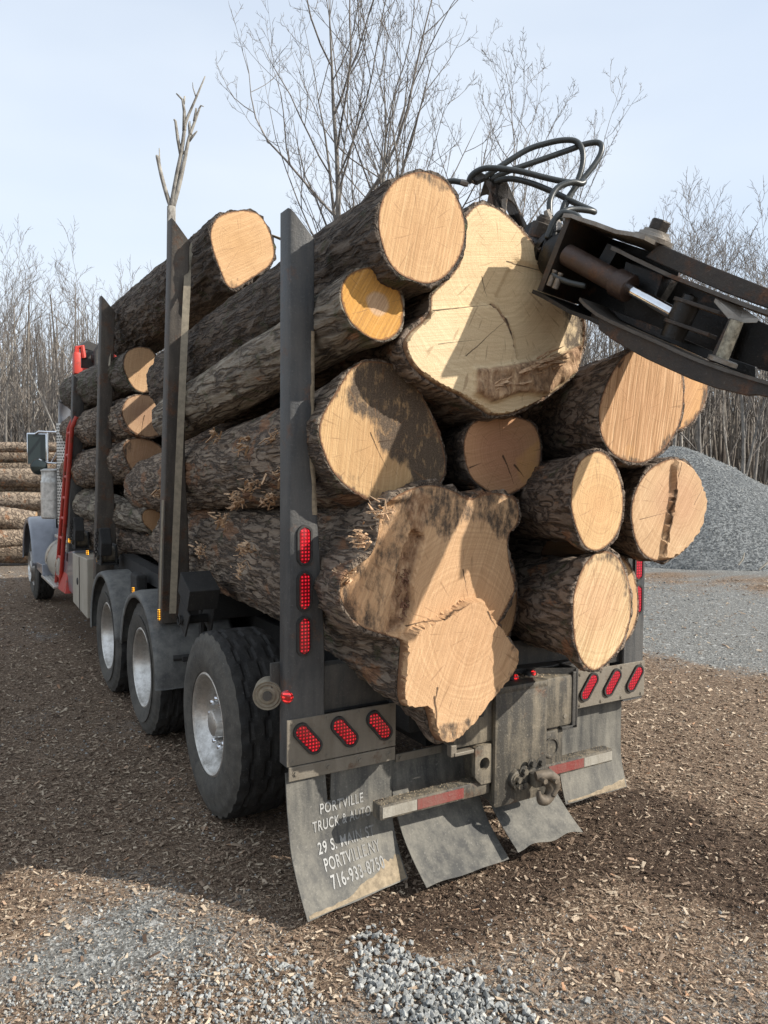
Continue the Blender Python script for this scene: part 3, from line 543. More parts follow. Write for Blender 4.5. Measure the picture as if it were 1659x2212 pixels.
# stakes: (outer X sign, Y at z=1.1, top z, lean dY/dz)
def stake(sx, y, ztop, zbot, lean, wt=.125, wb=.185, dep=.11, lamps=False, tip=.15, mat='stake'):
    m = MB(); N_ = 26; c = .022; zs = [zbot]+list(np.linspace(zbot+.05, ztop-tip-.02, N_))
    def ring(z, zf=None):
        t = (ztop-z)/(ztop-1.1); t = max(0, min(1, t)); wd = wt+(wb-wt)*sstep(0.45, 1.0, np.array(t)); yy = y+lean*(z-1.1)
        x0, x1 = -1.2, -1.2+float(wd)
        P = [(x0, yy+dep), (x0, yy+c), (x0+c*.3, yy+c*.3), (x0+c, yy), (x1-.006, yy), (x1, yy+.006), (x1, yy+dep)]
        return [(-sx*px, py, z if zf is None else zf(px-x0, wd)) for px, py in P]
    R = [ring(z) for z in zs]+[ring(ztop, lambda q, wd: ztop-tip*min(1, q/wd)**1.0)]
    n = 7; F = [[i*n+k, i*n+(k+1) % n, (i+1)*n+(k+1) % n, (i+1)*n+k] for i in range(len(R)-1) for k in range(n)]+[list(range(n))[::-1], [(len(R)-1)*n+k for k in range(n)]]
    m.add([p for r_ in R for p in r_], F); o = m.build('stake', M[mat], truck, auto=35)
    if lamps:
        for z in (1.2825, 1.4945, 1.709):
            nb = np.array([sx*1.125, -.0005+lean*(z-1.1)+y, z]); plate = MB()
            tail_lamp(o, nb, math.pi/2, sx < 0)
        mk = MB() if sx < 0 else None
        if mk: mk.lathe((sx*1.203, .02, 1.0), (sx*.8, -.5, 0), [(-.01, .03), (.006, .03), (.01, .026), (.014, .012), (.015, 0)], 20); mk and mk.build('side_marker', M['marker'], o, auto=40)
    return o
stake(-1, 0, 3.245, .66, 0, lamps=True, tip=.13); stake(1, 0, 3.2, .66, 0, lamps=True, tip=.13)
stake(-1, 2.28, 3.74, .95, -.125, tip=.15, wb=.2, mat='stake_brown'); stake(1, 2.25, 3.5, .95, -.1)
stake(-1, 4.84, 3.70, .95, -.175, tip=.15, wb=.2, mat='stake_brown'); stake(1, 4.8, 3.4, .95, -.1)
stake(-1, 6.6, 3.14, .95, -.26, tip=.14, wb=.2); stake(1, 6.6, 3.1, .95, -.1)
# crossbars under the load (bolsters) and the frame
for k, y in enumerate((.02, 2.3, 4.88, 6.62)):
    m = MB(); z0, z1 = (.9, 1.12) if k == 0 else (.94, 1.15)
    m.box(-1.17, 1.17, y+.012, y+.10 if k == 0 else y+.14, z0, z1, .008); m.build('bolster', M['black'] if k == 0 else M['under'], truck, auto=40)
m = MB()
for sx in (-1, 1):
    m.box(sx*.43-.045, sx*.43+.045, .1, 10.6, .68, .94, .01)
    m.box(sx*.62-.12, sx*.62+.12, 3.0, 4.0, .55, .8, .03)
for y in (.5, 1.9, 3.4, 5.2, 7.5): m.box(-.385, .385, y, y+.12, .72, .90)
for y in (1.17, 2.82, 4.16): m.lathe((-.95, y, .53), (1, 0, 0), [(0, .07), (.5, .07), (.75, .18), (1.15, .18), (1.4, .07), (1.9, .07)], 16)
m.box(-.3, .3, .2, 10.4, .55, .66); m.box(-.9, .9, .3, 1.0, .66, .80, .02); m.build('chassis_frame', M['under'], truck, auto=40)
m = MB(); m.box(-1.02, 1.02, 3.0, 6.5, .97, 1.1, .01)
m.prism([(-1.02, 2.75, .98), (-1.02, 2.75, 1.09), (-1.02, 2.95, 1.2), (-1.02, 4.5, 1.24), (-1.02, 4.6, 1.2), (-1.02, 4.6, .98)], (.12, 0, 0)); m.build('side_rail', M['under'], truck, auto=40)
m = MB(); m.box(-1.15, -1.06, 3.28, 3.52, .98, 1.18, .02); m.build('mounting_box', M['under'], truck)
m = MB(); m.box(-1.165, -1.15, 3.36, 3.385, 1.02, 1.07, .004); m.build('side_marker', M['amber'], truck)

# rear lamp plates, flaps
def lamp_plate(sx):
    x0, x1 = (-1.212, -.62) if sx < 0 else (.62, 1.2); z0, z1 = (.675, .895)
    m = MB(); m.box(x0, x1, -.006, .004, z0, z1, .002); 
    o = m.build('lamp_plate', M['galv'], truck)
    for k in range(3):
        cx = sx*(1.108-.195*k); tail_lamp(o, (cx, -.007, .795), math.radians(-50 if sx < 0 else 52), sx < 0, a=.082, b=.031)
    for x in np.linspace(x0+.03, x1-.03, 4):
        for z in (z0+.018, z1-.018): b = MB(); bolt(b, (x, -.006, z), (0, -1, 0), .008, .006); b.build('bolt', M['galv'], o)
lamp_plate(-1); lamp_plate(1)
m = MB(); m.box(-1.205, -.625, -.012, -.002, .605, .672, .003); st = m.build('flap_strip', M['galv'], truck)
for x in (-1.17, -1.0, -.83, -.66): b = MB(); bolt(b, (x, -.012, .64), (0, -1, 0), .011); b.build('bolt', M['galv'], st)
def flap(x0, x1, prof, name='mud_flap', slit=None, ragged=0, skew=0., nx=26, nz=34, th=.008, belly=.0):
    """prof: (z, y) points from the top down"""
    zs = np.array([p[0] for p in prof])[::-1]; ys = np.array([p[1] for p in prof])[::-1]
    sm = smoothline(list(zip(zs, ys)), 6); zq, yq = sm[:, 0], sm[:, 1]
    def f(x, z): s = (x-x0)/(x1-x0); return np.interp(z, zq, yq)+skew*(s)*(prof[0][0]-z)+belly*math.sin(math.pi*s)*(prof[0][0]-z)
    V = []; F = []; X = np.linspace(x0, x1, nx); R = np.random.RandomState(5)
    for side in (0, 1):
        for i in range(nz+1):
            for j, x in enumerate(X):
                t = i/nz; zb = prof[-1][0]+ragged*(.5*math.sin(9*x)+.5*math.sin(23*x+1)) ; z = prof[0][0]+(zb-prof[0][0])*t
                xx = x
                if slit and t < .28:
                    d = x-slit
                    if abs(d) < .03: xx = slit+(.0015+.010*(1-t/.28)+abs(d)*.6)*(1 if d > 0 else -1)
                V.append((xx, f(x, z)+side*th, z))
    n1 = (nz+1)*nx; js = None
    if slit: js = max(j for j in range(nx) if X[j] <= slit)
    for i in range(nz):
        for j in range(nx-1):
            if js is not None and j == js and i < .28*nz: continue
            a = i*nx+j; F.append([a, a+1, a+nx+1, a+nx]); F.append([n1+a, n1+a+nx, n1+a+nx+1, n1+a+1])
    for i in range(nz):
        for j in (0, nx-1): a = i*nx+j; F.append([a, a+nx, n1+a+nx, n1+a])
    for j in range(nx-1): a = nz*nx+j; F.append([a, a+1, n1+a+1, n1+a])
    o = mesh(name, V, F, M['flap'], truck, True); bm = bmesh.new(); bm.from_mesh(o.data); bmesh.ops.recalc_face_normals(bm, faces=bm.faces); bm.to_mesh(o.data); bm.free(); o.data.set_sharp_from_angle(angle=math.radians(45))
    return o, f
f1, ff1 = flap(-1.212, -.628, [(.64, .012), (.5, -.005), (.40, -.025), (.28, -.06), (.16, -.14), (.055, -.24)], slit=-.99, skew=.16, ragged=.003)
f2, ff2 = flap(-.612, -.085, [(.60, .06), (.45, .04), (.35, .0), (.24, -.07), (.15, -.17), (.07, -.29)], skew=.05, ragged=.004)
f3, ff3 = flap(-.075, .37, [(.60, .06), (.45, .03), (.34, -.05), (.25, -.14), (.17, -.25), (.13, -.32)], skew=-.02, ragged=.012)
f4, ff4 = flap(.60, 1.12, [(.70, .1), (.4, .1), (.25, .09), (.09, .04)], ragged=.004)
m = MB(); m.box(-.585, -.30, .045, .055, .565, .605, .003); s2 = m.build('flap_strip', M['galv'], truck)
for x in (-.56, -.37): b = MB(); bolt(b, (x, .045, .585), (0, -1, 0), .010); b.build('bolt', M['galv'], s2)
# dried mud along the lower edges of the flaps (thin crust)
def crust(fl, f, x0, x1, z0, top, seed):
    V = []; F = []; nx, nz = 70, 14; R = np.random.RandomState(seed)
    for i in range(nz+1):
        for j in range(nx):
            x = x0+(x1-x0)*j/(nx-1); tz = top(x)*(.65+.7*float(fbm(np.array([x*30, seed, 0.]), 3))); z = z0+tz*i/nz
            V.append((x, f(x, z)-.0016-.0022*math.sin(math.pi*i/nz)**.5*float(vn(np.array([x*90, z*90, 1.])))+(.003 if i == nz else 0), z))
    F = [[i*nx+j, i*nx+j+1, (i+1)*nx+j+1, (i+1)*nx+j] for i in range(nz) for j in range(nx-1)]
    mesh('dried_mud', V, F, M['mud'], fl, True)
crust(f1, ff1, -1.20, -.635, .06, lambda x: .012+.10*max(0, (x+1.0)/.38)**1.2, 1)
crust(f4, ff4, .62, 1.11, .095, lambda x: .012+.045*max(0, (x-.8)/.35), 4)
# painted writing on the left flap
def lettering(text, x, z, h, wx, shear, parent, f, off=.0035):
    cu = bpy.data.curves.new('t', 'FONT'); cu.body = text; cu.size = 1.0; cu.offset = .014; cu.space_character = 1.12
    ob = bpy.data.objects.new('t', cu); COL.link(ob); dg = bpy.context.evaluated_depsgraph_get(); me = bpy.data.meshes.new_from_object(ob.evaluated_get(dg)); bpy.data.objects.remove(ob)
    bm = bmesh.new(); bm.from_mesh(me); xs = [v.co.x for v in bm.verts]; mxx = max(xs)
    for q in np.arange(.1, .8, .1):
        bmesh.ops.bisect_plane(bm, geom=bm.verts[:]+bm.edges[:]+bm.faces[:], plane_co=(0, q, 0), plane_no=(0, 1, 0))
    bm.verts.index_update(); V = []
    for v in bm.verts:
        X = x+v.co.x/mxx*wx; Z = z+v.co.y/.73*h+shear*(X-x); V.append((X, f(X, Z)-off, Z))
    F = [[q.index for q in fc.verts] for fc in bm.faces]; bm.free()
    mesh('lettering', V, F, M['letter'], parent)
for tx, x, z, wx in (('PORTVILLE', -1.045, .418, .245), ('TRUCK & AUTO', -1.09, .345, .33), ('29 S. MAIN ST', -1.075, .250, .325), ('PORTVILLE.NY', -1.06, .183, .325), ('716-933-8750', -1.045, .118, .31)):
    lettering(tx, x, z, .049, wx, .012, f1, ff1)
# streak of dried mud down the inner edge of the rear stake
V = []; R = np.random.RandomState(3); nz_ = 60; nx_ = 6
for i in range(nz_+1):
    z = 1.85+.85*i/nz_; wd_ = .012+.018*float(fbm(np.array([z*9, 1., 0.]), 3))*(1.4 if z < 2.45 else .5); xe = -1.2+.125+.06*float(sstep(.45, 1., np.array((3.245-z)/2.145)))
    for j in range(nx_): s = j/(nx_-1); V.append((xe-.001-wd_*s, -.0008-.004*math.sin(math.pi*s)*(.4+float(vn(np.array([z*40, s*4, 2.])))), z))
mesh('dried_mud', V, [[i*nx_+j, i*nx_+j+1, (i+1)*nx_+j+1, (i+1)*nx_+j] for i in range(nz_) for j in range(nx_-1)], M['mud'], truck, True)
# winch roll of webbing beside the rear stake
m = MB(); c = np.array([-1.235, .17, .985]); m.lathe(c, (.5, 1, 0), [(-.045, .02), (-.05, .035), (-.042, .045), (-.05, .055), (-.044, .06), (-.05, .068), (-.046, .07), (.05, .07), (.05, .02)], 28); m.build('webbing_roll', M['strap'], truck, auto=40)
m = MB(); m.lathe(c, (.5, 1, 0), [(-.06, .022), (.09, .022)], 16); m.box(-1.24, -1.1, .12, .14, .98, 1.14, .004); m.build('winch_bracket', M['black'], truck, auto=40)

# ---- rear housing, pylon, bumper, hook
m = MB(); m.box(-.40, .415, -.2, .16, .675, .955, .018); hs = m.build('rear_housing', M['housing'], truck, auto=40)
m = MB(); m.box(.395, .43, -.207, -.18, .655, .97, .006); m.box(.435, .60, -.02, .0, .79, .97, .006); m.prism([(.43, -.207, .955), (.43, -.207, .985), (-.0, .02, .985), (.0, .02, .96)], (.012, .01, 0)); m.box(.415, .435, -.207, -.02, .655, .985, .004); m.box(.32, .43, -.207, -.17, .655, .672, .003); m.build('side_channel', M['black'], truck)
m = MB(); m.box(-.42, -.385, -.207, -.17, .64, .70, .005); m.box(-.40, -.28, -.212, -.16, .642, .66, .004); m.build('foot_bracket', M['galv'], truck)
m = MB(); m.box(-.165, .19, -.235, -.198, .335, .958, .022); m.box(-.15, .18, -.2, .1, .35, .672, .01); py = m.build('hitch_pylon', M['housing'], truck, auto=40)
m = MB(); m.box(-.165, .19, -.238, -.15, .925, .962, .012); m.build('pylon_cap', M['housing'], py, auto=40)
def holed(x0, x1, z0, z1, hx, hz, hr, y0, y1, chamfer=.04):
    n = 32; m = MB(); O = []
    cx, cz = hx, hz
    for k in range(n):
        t = 2*math.pi*k/n; c, s = math.cos(t), math.sin(t); q = min((x1-cx)/c if c > 1e-6 else 9, (x0-cx)/c if c < -1e-6 else 9, (z1-cz)/s if s > 1e-6 else 9, (z0-cz)/s if s < -1e-6 else 9)
        px, pz = cx+c*q, cz+s*q; d = (px-x0)+(pz-z0)
        if d < chamfer: a = (chamfer-d)/2; px += a; pz += a
        O.append((px, pz))
    I = [(cx+hr*math.cos(2*math.pi*k/n), cz+hr*math.sin(2*math.pi*k/n)) for k in range(n)]
    V = [(x, y0, z) for x, z in O]+[(x, y0, z) for x, z in I]+[(x, y1, z) for x, z in I]+[(x, y1, z) for x, z in O]
    return m.add(V, [[j*n+k, j*n+(k+1) % n, (j+1) % 4*n+(k+1) % n, (j+1) % 4*n+k] for j in range(4) for k in range(n)])
holed(-.275, -.168, .47, .672, -.215, .575, .032, -.215, -.19).build('tow_eye', M['housing'], truck)
m = MB(); m.box(.192, .345, -.19, -.17, .47, .66, .02); m.lathe((.255, -.19, .57), (0, -1, 0), [(0, .055), (.008, .055), (.008, .045), (.001, .042), (.001, 0)], 28); m.build('tow_eye_cover', M['housing'], truck, auto=35)
m = MB(); m.box(-.825, -.165, -.2, -.125, .405, .482, .014); bu = m.build('bumper_bar', M['housing'], truck, auto=40); m = MB(); m.box(.19, .725, -.2, -.125, .405, .482, .014); bu2 = m.build('bumper_bar', M['housing'], truck, auto=40)
for (a, b_, mm) in ((-.808, -.615, 'tape_white'), (-.612, -.335, 'tape_red'), (.235, .495, 'tape_red'), (.498, .715, 'tape_white')):
    q = MB(); q.box(a, b_, -.2025, -.1995, .418, .469); q.build('reflective_tape', M[mm], bu if a < 0 else bu2)
# crumbs of soil on flat tops
def crumbs(parent, x0, x1, y0, y1, z, n, seed, r=(.003, .012), mat='mud'):
    R = np.random.RandomState(seed); m = MB()
    for _ in range(n):
        c = np.array([R.uniform(x0, x1), R.uniform(y0, y1), z]); s = R.uniform(*r)
        V = [c+np.array([math.cos(a)*s*R.uniform(.6, 1.6), math.sin(a)*s*R.uniform(.6, 1.3), -.002]) for a in np.arange(5)*1.257]+[c+np.array([R.uniform(-.3, .3)*s, R.uniform(-.3, .3)*s, s*R.uniform(.3, .8)])]
        m.add(V, [[k, (k+1) % 5, 5] for k in range(5)])
    return m.build('soil_crumbs', M[mat], parent)
crumbs(hs, -.38, .38, -.18, .12, .956, 420, 1, (.003, .012)); crumbs(bu, -.82, -.17, -.195, -.13, .483, 240, 2, (.0015, .004)); crumbs(bu2, .2, .72, -.195, -.13, .483, 180, 3, (.0015, .004))
for x, y in ((-.125, -.155), (.035, -.12), (.175, -.10)):
    m = MB(); m.lathe((x, y, .955), (0, 0, 1), [(0, .034), (.02, .03), (.03, .018), (.033, 0)], 16); o = m.build('marker_base', M['rubber'], hs, auto=40)
    m = MB(); m.lathe((x+.004, y-.026, .972), (0, -1, .25), [(0, .0155), (.008, .013), (.012, .006), (.013, 0)], 14); m.build('marker_lens', M['marker'], o, auto=40)
m = MB(); m.box(-.30, -.22, -.215, -.2, .83, .92, .006); m.box(-.285, -.235, -.235, -.213, .825, .925, .01); bolt(m, (-.312, -.2, .875), (0, -1, 0), .006); bolt(m, (-.208, -.2, .875), (0, -1, 0), .006); m.build('trailer_socket', M['rubber'], hs, auto=40)
m = MB(); m.lathe((.345, -.2, .73), (0, -1, 0), [(0, .012), (.003, .012), (.004, 0)], 14); m.build('bolt', M['galv'], hs)
# gusset behind the housing and licence plate
m = MB(); a = [(.14, .02, .965), (.12, .02, 1.12), (.26, .02, 1.12), (.56, -.03, .99), (.56, -.03, .965)]; m.prism(a, (.01, .12, 0)); m.band([(.10, -.05, .985), (.34, -.09, .985), (.6, -.04, .985)], (0, .14, 0), (0, 0, -.014)); m.build('gusset', M['black'], truck, bevel=.004)
m = MB(); m.box(-.17, .15, -.012, -.004, .915, 1.085, .004); lp = m.build('licence_plate', M['tape_white'], truck)
m = MB(); m.box(-.165, .145, -.0145, -.0125, .92, .955); m.build('plate_band', flat_mat('yellow_plate_band', (.75, .48, .03), .5), lp)
m = MB(); m.box(-.165, .145, -.0145, -.0125, 1.045, 1.08); m.build('plate_band', flat_mat('blue_plate_band', (.03, .08, .25), .5), lp)
# pintle hook
m = MB(); m.box(.0, .16, -.262, -.236, .425, .52, .012); m.box(.035, .12, -.32, -.255, .43, .50, .014)
for x, z in ((-.035, .475), (.005, .51), (.005, .44), (-.03, .44), (.12, .535), (.06, .54)): bolt(m, (x, -.262, z), (0, -1, 0), .017, .022)
m.lathe((-.03, -.236, .47), (0, -1, 0), [(0, .05), (.02, .045), (.026, .03)], 16); m.build('hitch_mount', M['housing'], truck, auto=40)
m = MB(); hc = np.array([.09, -.33, .415]); P = []
for k in range(18):
    t = math.radians(100-k*17.); P.append(hc+np.array([math.cos(t)*.042, 0, math.sin(t)*.05]))
m.tube(P, [.027]*4+[.029]*10+[.022, .016, .012, .008], 12); m.tube([(.03, -.325, .50), (.10, -.35, .505), (.14, -.35, .475), (.148, -.35, .43), (.125, -.35, .39)], [.024, .03, .028, .022, .016], 10); m.lathe((.045, -.385, .49), (0, 1, 0), [(0, .014), (.07, .014)], 10); m.lathe((.115, -.39, .478), (0, 1, 0), [(0, .012), (.07, .012)], 10)
m.build('pintle_hook', flat_mat('muddy_cast_iron', (.13, .105, .078), .7, .2, .4, 25), truck, auto=50)

# ---- wheels
def wheel(y, r, width, rim, deep, zigzag=True, x0=-1.235, nuts=True, parent=truck, seg=120, lug=5):
    wh = part('wheel', (x0+width/2, y, r*.98), parent); c = np.array([x0, y, r*.98]); w_ = width
    prof = [(.055, rim*.985), (.012, rim+.012), (.0, rim+.05), (-.008, rim+.11), (0, r-.115), (.012, r-.07), (.012, r-.068), (.02, r-.045), (.022, r-.043), (.035, r-.012), (.055, r-.003)]
    xs = np.linspace(.075, w_-.075, 18); gro = (.25, .5, .75)
    V = []; n = seg; sh = np.zeros(n)
    tread = []
    for q in xs: tread.append((q, r))
    allp = prof+tread+[(w_-p[0], p[1]) for p in prof[::-1]]
    np_, nt = len(prof), len(tread)
    for j, (px, pr) in enumerate(allp):
        for k in range(n):
            t = 2*math.pi*k/n; rr = pr; xx = px
            if j in (np_-1, np_-2) or j in (np_+nt, np_+nt+1):
                if k % lug < 2: rr -= .011
            if np_ <= j < np_+nt:
                s = (px/w_)
                zz = .018*(1 if (k // (lug)) % 2 else -1)/w_*w_
                for g in gro:
                    if abs(px-(w_*g)+zz*.6) < .012: rr -= .012
                if not zigzag and (k+j) % lug == 0: rr -= .012
                rr -= .010*abs(2*s-1)**3
            V.append((c[0]+xx, c[1]+rr*math.sin(t), c[2]+rr*math.cos(t)))
    m = len(allp); F = [[i*n+k, i*n+(k+1) % n, (i+1)*n+(k+1) % n, (i+1)*n+k] for i in range(m-1) for k in range(n)]
    V = np.array(V); V[:, 2] = np.maximum(V[:, 2], .002)
    ty = mesh('tyre', V, F, M['tyre'], wh, True); ty.data.materials.append(M['side']); nf = len(F)
    mi = np.zeros(nf, int); mi[:(np_-2)*n] = 1; mi[-(np_-2)*n:] = 1; ty.data.polygons.foreach_set('material_index', mi); bm = bmesh.new(); bm.from_mesh(ty.data); bmesh.ops.recalc_face_normals(bm, faces=bm.faces); bm.to_mesh(ty.data); bm.free(); ty.data.set_sharp_from_angle(angle=math.radians(32))
    m = MB(); d0 = .03; R_ = rim
    m.lathe(c, (1, 0, 0), [(d0-.012, R_+.008), (d0-.016, R_-.004), (d0-.008, R_-.016), (d0+.02, R_-.024), (d0+.05, R_-.05), (deep-.06, R_-.062), (deep-.02, R_-.075), (deep, R_-.11), (deep+.004, .105), (deep-.03, .10), (deep-.05, .085), (deep-.05, 0)], 64, cap0=False)
    m.lathe(c, (1, 0, 0), [(w_-.03, R_+.01), (w_-.03, R_-.03), (deep+.02, R_-.06), (deep+.02, 0)], 40, cap0=False)
    m.build('rim', M['alloy'], wh, auto=40)
    if nuts:
        for k in range(10):
            t = 2*math.pi*(k+.3)/10; q = c+np.array([deep+.0, .1425*math.sin(t), .1425*math.cos(t)]); m = MB()
            m.lathe(q, (-1, 0, 0), [(0, .022), (.012, .022), (.016, .0165), (.05, .0165), (.058, .021), (.075, .020), (.088, .012), (.09, 0)], 12); m.build('lug_nut', M['chrome'], wh, auto=40)
        m = MB(); m.lathe(c+np.array([deep-.05, 0, 0]), (-1, 0, 0), [(0, .085), (.06, .075), (.07, .05), (.07, 0)], 24); m.build('hub_cap', M['alloy'], wh, auto=40)
    return wh
wheel(1.17, .553, .40, .300, .155, seg=150)
wheel(2.82, .527, .28, .305, .235, nuts=True); wheel(2.82, .527, .27, .305, .2, x0=-.93, nuts=False, seg=60)
wheel(4.16, .527, .28, .305, .235, nuts=True); wheel(4.16, .527, .27, .305, .2, x0=-.93, nuts=False, seg=60)
wheel(10.1, .535, .30, .30, .02, zigzag=False, nuts=False)
for y in (1.17, 2.82, 4.16, 10.1): wheel(y, .53, .36, .3, .1, x0=.86, nuts=False, seg=60)
# ---- fenders over the tandem
def fender(y, r=.60, x0=-1.262, x1=-.66, a0=-32, a1=205, skirt=None):
    m = MB(); n = 40; P = []
    for k in range(n+1):
        a = math.radians(a0+(a1-a0)*k/n); yy, zz = y-r*math.cos(a), .53+r*math.sin(a)*.97
        if zz < .53 and math.cos(a) > 0: yy = y-r
        zz = max(zz, .50)
        P.append((yy, zz))
    prof = [(0, -.05), (-.006, -.012), (.02, 0), (.06, .008), (x1-x0-.03, .008), (x1-x0, 0)]
    V = []
    for (yy, zz) in P:
        d = nrm(np.array([yy-y, zz-.53]));
        for px, pr in prof: V.append((x0+px, yy+d[0]*pr, zz+d[1]*pr))
    q = len(prof); F = [[i*q+j, i*q+j+1, (i+1)*q+j+1, (i+1)*q+j] for i in range(n) for j in range(q-1)]
    o = mesh('fender', V, F, M['fender'], truck, True); s = o.modifiers.new('solid', 'SOLIDIFY'); s.thickness = .008; return o
fender(2.80, .605, a0=-22, a1=172); fender(4.18, .605, a0=5, a1=190)
m = MB(); m.box(-1.1, -.8, 2.1, 2.14, .7, .74, .005); m.box(-1.1, -.8, 3.45, 3.5, .9, .95, .005); m.tube([(-1.0, 1.95, .62), (-1.0, 1.95, 1.1)], .03); m.tube([(-1.15, 2.16, .72), (-.8, 2.05, .74)], .022); m.build('fender_bracket', M['under'], truck, auto=40)
# ---- winches on the left rail
def winch(y, z, s=1.0, chain=True):
    o = part('strap_winch', (-1.16, y, z), truck)
    m = MB(); m.box(-1.24, -1.225, y-.11, y+.11, z-.08, z+.1, .008); m.box(-1.10, -1.085, y-.11, y+.11, z-.08, z+.1, .008); m.box(-1.24, -1.085, y-.1, y+.1, z-.095, z-.08); m.build('winch_frame', M['under'], o, bevel=.004)
    m = MB(); m.lathe((-1.26, y, z), (1, 0, 0), [(0, .045), (.03, .045), (.03, .075), (.04, .075), (.16, .075), (.17, .045), (.2, .045)], 24); m.build('drum', M['housing'], o, auto=40)
    if chain:
        m = MB()
        for k in range(9):
            t = k/8; c = np.array([-1.27, y-.02-.10*t, z+.0+.24*t]); ax = np.array([0, -.4, .9]); sd = np.array([1., 0, 0]) if k % 2 else np.array([0, .9, .4])
            m.tube([c+ax*.022*math.cos(q)+sd*.013*math.sin(q) for q in np.linspace(0, 6.283, 9)], .0045, 6, cap=False)
        m.build('chain', M['under'], o, True)
        m = MB(); m.prism([(-1.25, y-.02, z+.0), (-1.25, y-.16, z+.0), (-1.25, y-.2, z+.12), (-1.25, y-.12, z+.26), (-1.25, y-.08, z+.26)], (.1, 0, 0)); m.build('winch_guard', M['under'], o, bevel=.01)
winch(4.45, 1.25); winch(5.95, 1.27)
o = part('strap_winch', (-1.2, 1.7, 1.15), truck)
m = MB(); y, z = 1.72, 1.16
R = lambda dy, dz: (y+dy*.9-dz*.42, z+dy*.42+dz*.9)
def rp(x, P): return [(x,)+R(*p) for p in P]
m.prism(rp(-1.20, [(-.10, -.17), (.10, -.17), (.10, .02), (-.13, .02)]), (.012, 0, 0)); m.prism(rp(-1.03, [(-.10, -.17), (.10, -.17), (.10, .16), (-.10, .16)]), (.012, 0, 0)); m.prism(rp(-1.215, [(-.12, .05), (.12, .05), (.12, .2), (-.12, .2)]), (.2, 0, 0))
m.build('winch_frame', M['under'], o, bevel=.004)
m = MB(); c = np.array((-1.21,)+R(.0, -.10)); m.lathe(c, (1, 0, 0), [(0, .03), (.19, .03)], 16); m.tube([c+np.array([-.01, .03*math.cos(t), .03*math.sin(t)]) for t in np.linspace(0, 8, 20)], .007, 6); m.build('drum', M['under'], o, auto=40)
# side markers on the stakes
for y, z in ((4.62, 1.16), (6.42, 1.2), (5.2, 1.17)): m = MB(); m.box(-1.222, -1.2, y, y+.05, z, z+.05, .006); m.build('side_marker', M['amber'], truck)
m = MB(); m.box(-1.214, -1.2, 2.32, 2.345, .97, 1.05, .004); m.build('side_marker', M['amber'], truck)

# ---- toolbox, tank, steps, ladder, cab
m = MB(); m.prism([(-1.24, 5.1, 1.14), (-1.24, 6.02, 1.12), (-1.24, 6.02, .56), (-1.24, 5.1, .52)], (.5, 0, 0)); tb = m.build('toolbox', M['box_paint'], truck, bevel=.008)
m = MB(); m.box(-1.246, -1.241, 5.55, 5.56, .54, 1.12); m.lathe((-1.24, 5.68, .84), (-1, 0, 0), [(0, .04), (.006, .04), (.01, .03), (.01, 0)], 16); m.build('toolbox_latch', M['rubber'], tb)
m = MB(); m.prism([(-1.2, 6.25, 1.12), (-1.2, 6.9, 1.05), (-1.2, 7.0, .95), (-1.2, 7.0, .6), (-1.2, 6.25, .6)], (.5, 0, 0)); m.build('battery_box', M['silver'], truck, bevel=.02)
m = MB(); m.lathe((-.95, 7.1, .82), (0, 1, 0), [(0, 0), (.01, .15), (.04, .27), (.06, .3), (1.3, .3), (1.34, .2), (1.34, 0)], 40); tk = m.build('fuel_tank', M['box_paint'], truck, auto=40)
for y in (7.25, 8.1): m = MB(); m.lathe((-.95, y, .82), (0, 1, 0), [(0, .303), (0, .31), (.06, .31), (.06, .303)], 40); m.build('tank_strap', M['chrome'], tk, auto=40)
for z, x in ((1.12, -1.12), (.56, -1.3)):
    m = MB(); m.box(x, x+.28, 7.15, 8.4, z, z+.04, .01); 
    for k in range(5): m.box(x+.03+.05*k, x+.045+.05*k, 7.17, 8.38, z+.041, z+.047)
    m.build('step', M['alloy'], truck)
m = MB(); m.prism([(-1.3, 8.2, .6), (-1.3, 8.9, .62), (-1.3, 8.9, .72), (-1.3, 8.3, .75)], (.3, 0, 0)); m.build('step_skirt', M['silver'], truck, bevel=.01)
# ladder: leans from the step up to the crane
la = part('ladder', (-1.2, 7.2, .6), truck)
rl = MB(); A = (at(122, 1258, 0, -1.22), at(149, 925, 0, -1.22)); B = (A[0]+np.array([.0, -.36, 0])*1, A[1]+np.array([0, -.22, .0]))
for P in (A, B): rl.tube([P[0], P[1], P[1]+np.array([.05, -.02, .12])], .026, 8)
rl.build('rail', M['red_paint'], la, auto=50)
m = MB()
for t in np.linspace(.06, .97, 8): m.tube([A[0]+(A[1]-A[0])*t, B[0]+(B[1]-B[0])*t], .02, 8)
m.build('rung', M['red_paint'], la, auto=50)
m = MB(); m.prism([(-1.25, 6.55, .58), (-1.25, 7.2, .56), (-1.2, 7.0, .8), (-1.2, 6.7, .8)], (.3, 0, 0)); m.build('ladder_foot', M['red_paint'], la, bevel=.005)
